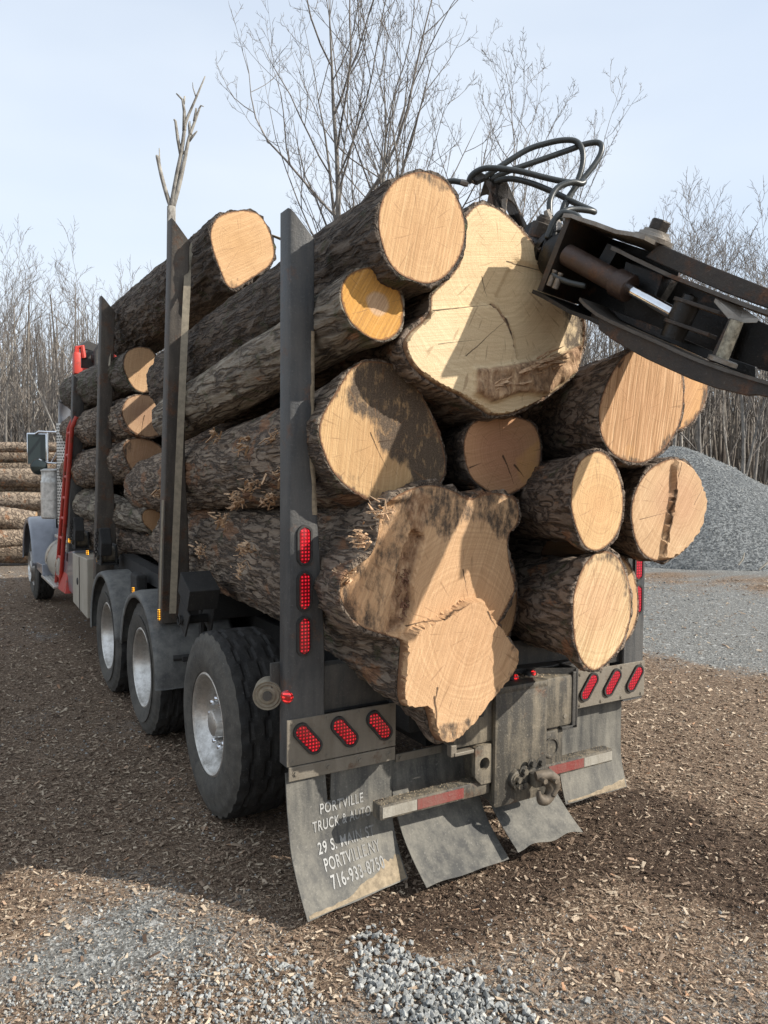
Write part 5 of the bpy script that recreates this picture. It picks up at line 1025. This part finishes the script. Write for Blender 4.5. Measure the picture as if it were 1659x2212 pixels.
def fastmesh(name, V, F, mat):
    me = bpy.data.meshes.new(name); me.vertices.add(len(V)); me.vertices.foreach_set('co', V.astype(np.float32).ravel()); me.loops.add(F.size); me.loops.foreach_set('vertex_index', F.astype(np.int32).ravel())
    me.polygons.add(len(F)); me.polygons.foreach_set('loop_start', (np.arange(len(F))*F.shape[1]).astype(np.int32)); me.update(calc_edges=True); me.polygons.foreach_set('use_smooth', np.ones(len(F), bool)); me.materials.append(mat); return me
def grow_tree(seed, h, stems=1, spread=.35, first=.3, r0=None, dens=1., twig=.006, upbias=.35, levels=4, lean=0., nb1=15, wide=0.):
    R = random.Random(seed); segs = [[], []]
    def branch(p, d, ln, r, lv):
        n = (14, 8, 6, 4, 3)[lv]; pts = [p]; dirs = []; rs = [r]; st = ln/n
        for i in range(n):
            w_ = (.05, .10, .15, .2, .24)[lv]
            d = d+np.array([R.gauss(0, w_), R.gauss(0, w_), R.gauss(0, w_*.6)+(.0 if lv == 0 else upbias*.22)]); d = d/np.linalg.norm(d)
            p = p+d*st; pts.append(p); dirs.append(d); rs.append(max(twig*.7, r*(1-(i+1)/n)**(.75 if lv else .8)+twig*.5))
        b = segs[0 if lv == 0 else 1]
        for i in range(n): b.append((pts[i], pts[i+1], rs[i], rs[i+1], lv))
        if lv >= levels: return
        nb = (int(nb1*dens), int(7*dens), int(6*dens), 4)[lv]
        for k in range(nb):
            t = (first+(1-first)*(k+R.random()*.8)/nb) if lv == 0 else (.18+.8*(k+R.random())/nb)
            t = min(t, .985); i = min(int(t*n), n-1); q = pts[i]+(pts[i+1]-pts[i])*(t*n-i); dd = dirs[i]
            az = R.random()*6.283 if lv == 0 else (k*2.4+R.random()*1.2); x, y, _ = frame(dd); an = math.radians(R.uniform(*((20, 46), (22, 48), (26, 52), (28, 60))[lv]))
            an += wide*.3 if lv == 0 else 0; nd = dd*math.cos(an)+(math.cos(az)*x+math.sin(az)*y)*math.sin(an)
            l2 = ln*(.42, .48, .46, .42)[lv]*R.uniform(.65, 1.15)*((1+wide*.45)*(1-(.55+.3*wide)*(t-first)) if lv == 0 else 1-.45*t); r2 = rs[i]*R.uniform(.42, .68)
            branch(q, nd, max(l2, .12), max(r2, twig), lv+1)
    r0 = r0 or h*.012
    for s in range(stems):
        a = R.random()*6.283; sp = spread*(0 if stems == 1 else R.uniform(.3, .8)); d = np.array([math.cos(a)*sp*.45+lean, math.sin(a)*sp*.45, 1.]); d /= np.linalg.norm(d)
        branch(np.array([math.cos(a)*.12*s, math.sin(a)*.12*s, -.3]), d, h*(1 if s == 0 else R.uniform(.8, .98))/1.0, r0*(1 if s == 0 else .8), 0)
    a = segs[0]; b = segs[1]; V0, F0 = tubes([q[0] for q in a], [q[1] for q in a], [q[2] for q in a], [q[3] for q in a], 7)
    V1, F1 = tubes([q[0] for q in b], [q[1] for q in b], [q[2] for q in b], [q[3] for q in b], 3)
    return (V0, F0), (V1, F1)
PROT = []
def proto(*a, bark=None, **k):
    (V0, F0), (V1, F1) = grow_tree(*a, **k); PROT.append((fastmesh('trunk', V0, F0, bark or TB), fastmesh('crown', V1, F1, TW))); return PROT[-1]
def put_tree(pr, loc, s, rz, label, group=None, cat='tree', name='bare_tree'):
    o = thing(name, label, cat, loc, group); o.scale = (s, s, s*1.0); o.rotation_euler = (0, 0, rz)
    for me, nm in ((pr[0], 'trunk'), (pr[1], 'crown')):
        c = bpy.data.objects.new(nm, me); COL.link(c); c.parent = o
    return o
def gp(u, dep): p = deep(u, 1106, dep); p[2] = 0; return p
# the tall group above the load
big = [proto(101, 19, 1, .3, wide=.45, first=.38, r0=.19, dens=.75, upbias=.55, nb1=16), proto(102, 19, 2, .25, wide=.2, first=.4, r0=.16, dens=.75, upbias=.55, nb1=14), proto(103, 17, 1, .3, wide=.6, first=.4, r0=.14, dens=.8, upbias=.5, nb1=15), proto(104, 15, 2, .5, wide=.3, first=.35, r0=.13, dens=.75, upbias=.55, nb1=13)]
for u, dep, k, s, rz, lab in ((800, 25, 0, .95, .4, 'tallest bare tree behind the load, its top cut by the picture edge'), (838, 27, 1, .86, 1.6, 'tall bare tree with two close stems, just right of the tallest one'), (748, 27, 2, .93, 2.6, 'bare tree leaning left of the tallest one, behind the centre stake'), (905, 28, 3, .98, 4.1, 'forked bare tree rising behind the highest log'), (962, 29, 2, .80, .9, 'slender bare tree between the highest log and the hoses'), (1085, 30, 1, .78, 3.0, 'bare tree behind the grapple hoses'), (1040, 31, 3, .92, 5.2, 'thin-stemmed bare tree behind the metal bracket of the grapple')):
    put_tree(big[k], gp(u, dep), s, rz, lab)
mid = [proto(200+k, 15, 1+k % 2, .4, first=.3, r0=.12, dens=.66, upbias=.42, nb1=13) for k in range(4)]+[proto(230, 14, 1, .3, first=.5, r0=.12, upbias=.8, bark=TP, nb1=12)]
for u, dep, k, s, rz, lab in ((1460, 26, 0, .66, .3, 'bare round-topped tree above the grapple, left of the right-hand group'), (1412, 29, 1, .70, 1.3, 'bare tree behind the grapple bolt'), (1515, 27, 2, .64, 2.2, 'bare forked tree between the round-topped one and the right picture edge'), (1595, 25, 3, .66, 3.7, 'bare tree with a slanting stem near the right picture edge'), (1650, 27, 0, .74, 4.4, 'tallest bare tree at the right picture edge'),
    (95, 30, 1, .56, 2.0, 'bare tree with a wide fan-shaped crown above the left stack of logs'), (20, 27, 3, .54, .8, 'bare tree with crooked upright limbs at the left picture edge'), (140, 34, 2, .48, 5.0, 'bare tree right of the fan-shaped one, above the cab'), (235, 33, 0, .56, 3.3, 'bare tree showing between the third and second stake')):
    put_tree(mid[k], gp(u, dep), s, rz, lab)
small = [proto(300+k, 11, 1, .3, first=.3, r0=.085, dens=.62, twig=.008, upbias=.5, nb1=12, levels=3, bark=(TB, TP)[k % 2]) for k in range(5)]+[proto(330, 12, 1, .3, first=.55, r0=.10, twig=.008, bark=TP, nb1=9, levels=3)]
R = random.Random(5); cnt = 0
lw = 'bare grey tree of the woods left of the truck'; rw = 'bare grey tree of the woods right of the truck'
while cnt < 280:
    u = R.choice((R.uniform(-330, 500), R.uniform(1100, 2050))) if cnt < 270 else R.uniform(500, 1100); dep = R.uniform(27, 62)
    if u > 1300 and dep < 31: continue
    pr = small[R.randrange(6)] if R.random() < .8 else mid[R.randrange(5)]; yt = R.uniform(690, 900) if u < 829 else R.uniform(600, 860); s = (2+(1024-yt)/1661*dep)/(10.5 if pr in small else 14.); s *= .8 if 500 < u < 1100 else 1
    left = u < 829; put_tree(pr, gp(u, dep), s, R.random()*6.28, lw if left else rw, 'woods left of the truck' if left else 'woods right of the truck'); cnt += 1
# the mass of trunks and saplings deeper in the woods
R = np.random.RandomState(77); P0, P1, R0, R1 = [], [], [], []
for _ in range(5200):
    u = R.uniform(-500, 2200); dep = R.uniform(30, 95); 
    if 1250 < u and dep < 34: dep += 10
    p = gp(u, dep); h = R.uniform(3, 9.5)*(.8+dep/200); r = R.uniform(.02, .085)*(.8+dep/150); q = p.copy(); n = 4; pr_ = p+np.array([0, 0, -.3])
    for i in range(n):
        q = p+np.array([R.normal(0, .14)*(i+1), R.normal(0, .14)*(i+1), h*(i+1)/n]); P0.append(pr_); P1.append(q); R0.append(r*(1-i/n*.7)); R1.append(r*(1-(i+1)/n*.7)); 
        for _b in range(1):
            a = R.rand()*6.28; l = R.uniform(.5, 1.7); s_ = pr_+(q-pr_)*R.rand(); e_ = s_+np.array([math.cos(a)*l*.7, math.sin(a)*l*.7, l*R.uniform(.3, .9)]); P0.append(s_); P1.append(e_); R0.append(r*.3); R1.append(.008)
            e2 = e_+np.array([R.normal(0, .4), R.normal(0, .4), R.uniform(.1, .7)]); P0.append(s_+(e_-s_)*.5); P1.append(e2); R0.append(.012); R1.append(.006)
        pr_ = q
for _ in range(1500):
    u = R.uniform(1150, 2200) if R.rand() < .6 else R.uniform(-500, 500); dep = R.uniform(33, 62); p = gp(u, dep); h = R.uniform(6, 11)*(.7+dep/150); r = R.uniform(.045, .11); pr_ = p+np.array([0, 0, -.3])
    lx, ly = R.normal(0, .3, 2)
    for i in range(4):
        q = p+np.array([lx*(i+1)/4, ly*(i+1)/4, h*(i+1)/4])+R.normal(0, .06, 3); P0.append(pr_); P1.append(q); R0.append(r*(1-i/4*.75)); R1.append(r*(1-(i+1)/4*.75)); pr_ = q
V, F = tubes(P0, P1, R0, R1, 3); me = fastmesh('far_woods', V, F, bm_bark('far_woods_bark', (.085, .068, .055), (.30, .265, .225), 1)); o = bpy.data.objects.new('far_woods', me); COL.link(o); o['kind'] = 'stuff'; o['label'] = 'grey-brown mass of trunks and saplings deep in the woods'; o['category'] = 'woods'
# undergrowth
P0, P1, R0, R1 = [], [], [], []
for _ in range(5200):
    u = R.uniform(-450, 2150); dep = R.uniform(23, 44); 
    if u > 1150: dep = R.uniform(29, 48)
    p = gp(u, dep)
    for k in range(4):
        a = R.rand()*6.28; l = R.uniform(.5, 1.9); e_ = p+np.array([math.cos(a)*l*.35, math.sin(a)*l*.35, l]); P0.append(p-np.array([0, 0, .2])); P1.append(e_); R0.append(.014); R1.append(.007)
        for _b in range(2):
            s_ = p+(e_-p)*R.uniform(.3, .9); P0.append(s_); P1.append(s_+R.normal(0, .28, 3)+np.array([0, 0, .3])); R0.append(.008); R1.append(.005)
V, F = tubes(P0, P1, R0, R1, 3); me = fastmesh('undergrowth', V, F, bm_bark('brush_bark', (.20, .16, .12), (.42, .36, .28), 1)); o = bpy.data.objects.new('undergrowth', me); COL.link(o); o['kind'] = 'stuff'; o['label'] = 'leafless brush along the edge of the woods'; o['category'] = 'brush'
# rising ground far behind the woods
def ridge_mesh():
    a = np.linspace(-1.35, 1.35, 120); V = []; rr = [70, 80, 95, 125, 180]; zz = [-.5, 2.2, 5.0, 7.0, 8.0]
    for r_, z_ in zip(rr, zz):
        for t in a: V.append((CAM_LOC[0]+r_*math.sin(YAW+t), CAM_LOC[1]+r_*math.cos(YAW+t), z_*(.8+.5*float(vn(np.array([t*6, 1., 2.]))))-.2))
    n = len(a); F = [[i*n+k, i*n+k+1, (i+1)*n+k+1, (i+1)*n+k] for i in range(4) for k in range(n-1)]
    N = NT('leafless_slope'); q = N.noise(N.co((1, 1, .25)), 1.5, 6, .75); m_ = N.out(N.mix(N.mr(q, .35, .65), (.15, .13, .11), (.30, .27, .24)), 1.); o = mesh('hills', V, F, m_, None, True); o['kind'] = 'structure'
ridge_mesh()
# dead snag behind the second stake
d_ = 13.5; sn = thing('dead_tree', 'dead tree of three bare stubby stems standing behind the second stake', 'tree', gp(368, d_)); base = gp(368, d_)
m = MB(); S = lambda *p: [deep(u, v, d_) for u, v in p]
tr = [base]+S((369, 900), (370, 447)); m.tube(tr, [.12, .10, .075], 9)
for P, r in (((370, 450), (360, 420), (349, 380), (340, 340), (338, 337)), (.042, .038, .035, .03, .015)), (((371, 452), (377, 410), (384, 370), (392, 330), (398, 285), (402, 262), (422, 215), (443, 165)), (.055, .045, .04, .036, .032, .027, .02, .01)), (((373, 450), (387, 400), (398, 350), (408, 300), (420, 265), (432, 232)), (.045, .04, .036, .03, .024, .014)): m.tube(smoothline(S(*P), 3), np.interp(np.linspace(0, 1, (len(P)-1)*3+1), np.linspace(0, 1, len(P)), r), 7)
m.build('trunk', TS, sn, True)
m = MB()
for P, r in (((391, 335), (384, 300), (379, 262), (376, 258)), (.035, .016)), (((398, 283), (398, 240), (394, 215), (381, 202)), (.036, .012)), (((397, 225), (399, 208)), (.02, .015)), (((412, 292), (409, 265)), (.03, .02)), (((420, 262), (424, 234)), (.03, .018)), (((408, 305), (420, 290), (426, 283)), (.025, .01)), (((349, 378), (345, 350), (344, 320)), (.02, .008)), (((430, 236), (434, 228), (440, 230)), (.018, .008)), (((392, 335), (404, 322), (401, 320)), (.018, .01)), (((424, 212), (417, 190), (416, 178)), (.012, .005)), (((410, 300), (408, 270), (410, 262)), (.022, .014)):
    m.tube(S(*P), list(np.linspace(r[0], r[1], len(P))), 6)
m.build('crown', TS, sn, True)
# ---------------------------------------------------------------- the grapple and its hoses
gpl = thing('log_grapple', 'greasy black hydraulic log grapple with a chrome rod, hanging over the right of the load', 'grapple', deep(1330, 620, 3.2))
g = lambda u, v: deep(u, v, 1/(1/3.74+(1/3.02-1/3.74)*(u-1190)/469.))
AX = nrm(g(1245, 475)-g(1181, 638)); LX = nrm(g(1659, 740)-g(1220, 560)); LX = nrm(LX-AX*(LX@AX)); NX = nrm(np.cross(LX, AX)); NX = NX if NX@CF > 0 else -NX
MSCALE = 1.1
def plate(name, P, z0, z1, t, mat, bev=.003):
    m = MB(); m.band([g(*p)+NX*z0 for p in P], NX*(z1-z0), -AX*t); return m.build(name, M[mat], gpl, auto=35)
plate('frame_plate', [(1243, 473), (1262, 474), (1279, 481), (1312, 491), (1357, 508), (1395, 514), (1419, 521)], -.10, .30, .018, 'edge')
plate('frame_plate', [(1177, 634), (1200, 645), (1258, 678), (1324, 701)], -.10, .30, .018, 'grease_shade')
m = MB(); m.band([g(1243, 477)-NX*.08, g(1181, 634)-NX*.08], NX*.38, LX*.03); m.build('end_wall', M['jaw'], gpl)
m = MB(); m.prism([g(1243, 480)+NX*.27, g(1410, 535)+NX*.27, g(1400, 590)+NX*.27, g(1659, 700)+NX*.27, g(1659, 800)+NX*.27, g(1330, 705)+NX*.27, g(1183, 640)+NX*.27], NX*.02); m.build('back_plate', M['grease_shade'], gpl)
m = MB(); m.prism([g(1300, 520)+NX*.05, g(1325, 530)+NX*.05, g(1285, 600)+NX*.05, g(1262, 590)+NX*.05], NX*.2); m.prism([g(1340, 560)+NX*.05, g(1420, 590)+NX*.05, g(1400, 650)+NX*.05, g(1330, 610)+NX*.05], NX*.2); m.build('inner_web', M['grease_shade'], gpl)
# bolt stack on the upper plate
bc = g(1397, 512)+NX*.06; m = MB(); m.lathe(bc-AX*.01, AX, [(0, .088), (.02, .088), (.022, .075), (.035, .072), (.037, .06), (.05, .058)], 36); m.build('washer', M['edge'], gpl, auto=35)
m = MB(); x, y, d = frame(AX); m.prism([bc+AX*.04+.046*(math.cos(t)*x+math.sin(t)*y) for t in np.arange(6)*math.pi/3+.35], AX*.048); m.build('pivot_bolt', M['jaw'], gpl, bevel=.006)
m = MB(); m.lathe(g(1297, 690)+NX*.05+AX*.02, -AX, [(0, .075), (.03, .075), (.045, .06), (.05, 0)], 30); m.build('pivot_boss', M['jaw'], gpl, auto=35)
# upper jaw: broad outer plate with a curved inner flange
m = MB(); P = [(1419, 524), (1388, 553), (1430, 572), (1480, 594), (1552, 626), (1620, 652), (1760, 700), (1760, 664), (1659, 622), (1530, 571)]; m.prism([g(*p)+NX*.02 for p in P], NX*.03); m.build('upper_jaw', M['jaw'], gpl, bevel=.004)
m = MB(); m.band([g(*p)-NX*.06 for p in ((1336, 538), (1355, 546), (1378, 558), (1418, 577), (1461, 597), (1505, 614), (1552, 632), (1605, 653), (1659, 672), (1760, 705))], NX*.20, -AX*.016); m.build('upper_flange', M['jawlip'], gpl, auto=35)
m = MB(); P = [(1300, 545), (1336, 543), (1461, 600), (1552, 632), (1562, 660), (1530, 775), (1469, 752), (1386, 715), (1300, 675)]; m.prism([g(*p)+NX*.2 for p in P], NX*.03); m.build('inner_shade_web', M['grease_shade'], gpl, bevel=.004)  # added black sheet that stands for the shaded interior behind the cylinder
# lower jaw
m = MB(); m.band([g(*p)-NX*.14 for p in ((1288, 655), (1300, 668), (1324, 687), (1352, 702), (1386, 717), (1425, 734), (1469, 753), (1505, 770), (1544, 786), (1600, 806), (1659, 824), (1760, 852))], NX*.24, -AX*.014); m.build('lower_flange', M['jawlip'], gpl, auto=35)
m = MB(); P = [(1322, 692), (1322, 720), (1350, 742), (1386, 763), (1425, 784), (1469, 804), (1520, 827), (1573, 846), (1610, 855), (1640, 862), (1659, 860), (1760, 885), (1760, 856), (1659, 830), (1600, 812), (1544, 792), (1469, 760), (1386, 724)]; m.prism([g(*p)-NX*.12 for p in P], NX*.03); m.build('lower_jaw', M['jaw'], gpl, bevel=.004)
m = MB(); P = [(1300, 660), (1400, 700), (1470, 730), (1544, 762), (1620, 788), (1620, 815), (1544, 785), (1469, 752), (1386, 716), (1324, 686)]; m.prism([g(*p)+NX*.06 for p in P], NX*.02); m.build('lower_jaw_web', M['grease_shade'], gpl, bevel=.003)
# cylinder, collar, rod
ca, cb = g(1232, 553)-NX*.03, g(1350, 618)-NX*.03; dv = nrm(cb-ca); Lc = np.linalg.norm(cb-ca)
m = MB(); m.lathe(ca, dv, [(0, .046), (.004, .05), (Lc-.03, .05), (Lc-.03, .062), (Lc+.045, .062), (Lc+.05, .058), (Lc+.05, .03)], 44); m.build('cylinder', M['brown_cyl'], gpl, auto=35)
m = MB(); m.lathe(ca+dv*Lc, dv, [(.03, .026), (.29, .026)], 32); m.build('chrome_rod', M['chrome'], gpl, auto=35)
m = MB(); ec = g(1480, 685)-NX*.03; m.lathe(ec-AX*.10, AX, [(0, .035), (.0, .05), (.155, .054), (.16, .05), (.165, .035)], 30); m.lathe(ec+AX*.065, AX, [(0, .034), (.02, .032), (.022, .02), (.03, 0)], 16); m.build('rod_eye', M['grease_shade'], gpl, auto=35)
def ear(c, t):
    P = []; e1 = LX; e2 = NX
    for k in range(14): a = math.pi/2+math.pi*k/13; P.append(c+.062*(math.cos(a)*e1+math.sin(a)*e2))
    P += [c+e1*.16-e2*.03, c+e1*.16+e2*.05]; m = MB(); m.prism(P, AX*t); return m.build('clevis_ear', M['jaw'], gpl, bevel=.003)
ear(ec+AX*.048, .016); ear(ec-AX*.045, .016)
# stop bracket: two horn plates and a light post
m = MB(); m.prism([g(1556, 648)-NX*.05, g(1593, 690)-NX*.05, g(1610, 694)-NX*.05, g(1651, 693)-NX*.05, g(1610, 668)-NX*.02, g(1575, 651)+NX*.04], -AX*.018); m.build('horn_plate', M['edge'], gpl, bevel=.003)
m = MB(); m.tube([g(1607, 700)-NX*.07, g(1571, 788)-NX*.07], .026, 20); m.build('stop_post', flat_mat('chipped_cream_paint', (.36, .33, .25), .6, .2, .5, 45), gpl, auto=40)
m = MB(); m.prism([g(1592, 694)-NX*.08, g(1612, 700)-NX*.08, g(1572, 792)-NX*.08, g(1548, 786)-NX*.08], NX*.02); m.build('bracket_web', M['jaw'], gpl, bevel=.003)
m = MB(); m.lathe(g(1574, 790)-NX*.07, AX, [(0, .06), (.016, .06), (.02, .05), (.02, 0)], 28); m.build('post_foot', M['edge'], gpl, auto=35)
# fittings
for k in range(2):
    m = MB(); c = g(1204+12*k, 625+6*k)-NX*.07; m.lathe(c, AX, [(0, .012), (.003, .016), (.05, .016), (.052, .011), (.065, .011), (.068, .014), (.078, .014)], 12); m.build('hose_fitting', M['edge'], gpl, auto=35)
m = MB(); m.tube(smoothline([g(1211, 600)-NX*.07, g(1225, 608)-NX*.07, g(1245, 616)-NX*.06, g(1275, 622)-NX*.04], 4), .014, 10); m.build('short_hose', M['hose'], gpl, True)
# rotator
ra = deep(1222, 562, 3.78); rb = deep(1150, 500, 4.0); dv = nrm(rb-ra); Lr = np.linalg.norm(rb-ra)
m = MB(); m.lathe(ra, dv, [(-.03, .09), (.0, .115), (.03, .12), (.06, .12), (.062, .10), (.085, .10), (.087, .118), (.12, .118), (.125, .095), (.16, .09), (.20, .085), (.24, .06), (Lr, .055), (Lr, 0)], 36); m.build('rotator', M['grease_shade'], gpl, auto=35)
x, y, _ = frame(dv); m = MB()
for k in range(9): a = k*2*math.pi/9; m.lathe(ra+dv*.075+.105*(math.cos(a)*x+math.sin(a)*y), dv, [(0, .014), (.03, .014), (.03, 0)], 6)
m.build('flange_bolts', M['jaw'], gpl)
m = MB(); c = deep(1168, 492, 3.85); m.lathe(c, AX, [(-.05, .05), (.02, .05), (.025, .036), (.045, .036), (.047, .028), (.06, .026), (.06, 0)], 12); m.build('link_pin', M['jaw'], gpl, auto=30)
m = MB(); m.prism([deep(1203, 475, 3.75), deep(1186, 482, 3.75), deep(1168, 540, 3.75), deep(1182, 560, 3.75), deep(1200, 520, 3.75)], NX*.05); m.prism([deep(1138, 492, 4.05), deep(1165, 480, 3.95), deep(1180, 520, 3.85), deep(1150, 520, 4.0)], NX*.1); m.build('rotator_bracket', M['grease_shade'], gpl, bevel=.006)
# boom tip with arched bracket behind the huge log
bt = part('boom_tip', deep(1090, 430, 3.95), gpl); D0 = 4.15
q = lambda u, v, z=0: deep(u, v, D0)+CF*z
m = MB(); m.prism([q(1047, 387), q(1095, 394), q(1100, 402), q(1092, 470), q(1040, 490), q(1058, 410)], CF*.02); m.build('bracket_side', M['jawlip'], bt, bevel=.004)
m = MB(); P = [(1096, 393), (1118, 448), (1141, 490), (1132, 492), (1123, 468), (1118, 450), (1105, 435), (1094, 428), (1085, 432), (1085, 446), (1094, 470), (1070, 470), (1058, 412), (1062, 388)]; m.prism([q(*p) for p in P], CF*.018); m.build('bracket_face', M['jawlip'], bt, bevel=.004)
m = MB(); m.prism([q(1047, 386), q(1062, 382), q(1096, 392), q(1121, 450), q(1141, 489), q(1141, 489, .22), q(1121, 450, .22), q(1096, 392, .22), q(1062, 382, .22), q(1047, 386, .22)][:5], CF*.22) if False else m.band([q(1047, 387), q(1062, 383), q(1096, 392), q(1121, 450), q(1141, 490)], CF*.2, -CU*.012); m.build('bracket_skin', M['jawlip'], bt, bevel=.003)
m = MB(); m.band([q(1086, 448, .1), q(1092, 470, .1), q(1130, 500, .1)], CF*.02, CR*.12); m.build('bracket_inner', M['grease_shade'], bt)
m = MB(); m.prism([q(1050, 412, .1), q(1056, 425, .1), q(1000, 470, .1), q(975, 462, .1), q(990, 440, .1)], CF*.14); m.build('boom_arm', M['stake'], bt, bevel=.01)
b0, b1 = q(985, 455, .15), np.array([-.3, 6.55, 3.25]); m = MB(); m.tube([b0+(b1-b0)*.0, b0+(b1-b0)*.5, b1], [.075, .09, .11], 4); m.tube([b1, b1-np.array([0, 0, .5])], .12, 12); m.build('main_boom', M['stake'], bt, auto=40)
m = MB(); m.prism([q(1047, 388, -.02), q(1052, 383, -.02), q(1035, 372, -.02), q(1020, 380, -.02), q(1012, 388, -.02), q(1030, 396, -.02)], CF*.05); m.tube([q(1030, 380), q(1045, 388)], .016, 8); m.build('manifold', M['grease_shade'], bt, bevel=.004)
def hose(pts, d0, d1, r=.0155):
    P = smoothline(pts, 6); n = len(P); m = MB(); m.tube([deep(p[0], p[1], d0+(d1-d0)*i/(n-1)) for i, p in enumerate(P)], r, 10); return m.build('hose', M['hose'], gpl, True)
hose([(1040, 388), (1055, 378), (1080, 360), (1138, 324), (1180, 310), (1215, 303), (1243, 305), (1257, 322), (1259, 350), (1250, 385), (1233, 422), (1216, 455), (1208, 475)], 4.15, 4.05)
hose([(1060, 388), (1095, 371), (1158, 349), (1229, 324), (1262, 312), (1290, 308), (1300, 318), (1294, 340), (1270, 374), (1243, 405), (1220, 440), (1210, 475)], 4.15, 4.05)
hose([(1012, 394), (1018, 380), (1034, 368), (1059, 363), (1117, 369), (1187, 386), (1229, 394), (1252, 394), (1262, 392), (1255, 397), (1235, 394), (1204, 406), (1188, 435), (1189, 470)], 4.15, 3.9)
hose([(1068, 392), (1090, 387), (1113, 387), (1154, 398), (1204, 419), (1245, 440), (1275, 453), (1284, 458), (1272, 455), (1240, 452), (1220, 456), (1204, 466), (1193, 490)], 4.15, 3.9)
hose([(1254, 476), (1246, 467), (1234, 462), (1217, 460), (1200, 472), (1190, 492), (1182, 515)], 3.7, 3.75)
hose([(950, 401), (960, 395), (978, 391), (1002, 395)], 4.2, 4.15, .0155)
for (a, b) in (((1181, 455), (1190, 480)), ((1203, 478), (1213, 500)), ((1221, 470), (1229, 500)), ((995, 393), (1012, 398)), ((1030, 375), (1018, 392))):
    d_ = 4.15 if a[0] < 1100 else 3.9; m = MB(); m.tube([deep(*a, d_), deep((a[0]+b[0])/2, (a[1]+b[1])/2, d_), deep(*b, d_)], [.017, .019, .016], 8); m.build('hose_fitting', M['edge'], gpl, auto=40)
# splintered wood on the huge log and torn bark
def splinters(name, A, B, n, r, L0, mat, parent, seed, outw=(0, -1, 0), spread=.5):
    R = np.random.RandomState(seed); m = MB(); A, B = np.asarray(A), np.asarray(B); d = nrm(B-A)
    for _ in range(n):
        p = A+(B-A)*R.rand()+R.normal(0, r, 3)*np.array([1, .3, 1]); dd = nrm(d+R.normal(0, spread, 3)+np.array(outw)*R.uniform(0, .5)); l = L0*R.uniform(.4, 1.4); w_ = l*R.uniform(.07, .2)
        x, y, _ = frame(dd); m.prism([p-x*w_-y*w_*.4, p+x*w_-y*w_*.3, p+y*w_*.5], dd*l) if R.rand() < .5 else m.tube([p, p+dd*l*.6+y*w_*.4, p+dd*l+y*w_], [w_*.7, w_*.5, w_*.1], 4)
    return m.build(name, mat, parent)
big_log = [o for o in bpy.data.objects if o.get('label', '').startswith('huge irregular')][0]
fl_log = [o for o in bpy.data.objects if o.get('label', '').startswith('enormous flared')][0]; st_log = [o for o in bpy.data.objects if o.get('label', '').startswith('thick log with its end')][0]
Nf = NT('torn_wood_fibres'); q_ = Nf.noise(Nf.co(), 70, 4, .7); MF = Nf.out(Nf.ramp(q_, [(.3, (.24, .13, .07)), (.5, (.48, .31, .18)), (.75, (.66, .49, .32))]), .9)
splinters('splintered_wood', at(1020, 852, 1, -.335), at(1130, 815, 1, -.345), 34, .022, .07, MF, big_log, 1, spread=.14)
splinters('splintered_wood', at(1105, 802, 1, -.335), at(1225, 772, 1, -.345), 34, .022, .07, MF, big_log, 2, spread=.14)
splinters('splintered_wood', at(872, 1230, 1, -.31), at(880, 1350, 1, -.31), 260, .018, .022, flat_mat('crumbly_brown_rot', (.20, .10, .06), .95, 0, .5, 60), fl_log, 3, spread=1.)
for k, (u, v, n) in enumerate(((520, 1075, 26), (555, 1040, 22), (590, 1070, 24), (490, 1120, 20), (535, 950, 16), (600, 935, 18), (470, 930, 14), (620, 1015, 16), (350, 1060, 12))):
    p = at(u, v, 0, -1.085); splinters('torn_bark', p, p+np.array([.0, .10, -.03]), n*2, .022, .045, MF, st_log, 20+k, (-.4, 0, -.5), .45)
for k, (u, v, n) in enumerate(((540, 1190, 26), (440, 1190, 18), (800, 1165, 24), (760, 1240, 24), (530, 1235, 10), (845, 1110, 14))):
    p = at(u, v, 0, -1.12 if u < 700 else -1.05); splinters('torn_bark', p, p+np.array([.0, .1, .0]), n*2, .022, .045, MF, fl_log, 40+k, (-.4, 0, -.2), .4)
p = at(300, 905, 1, 3.3)
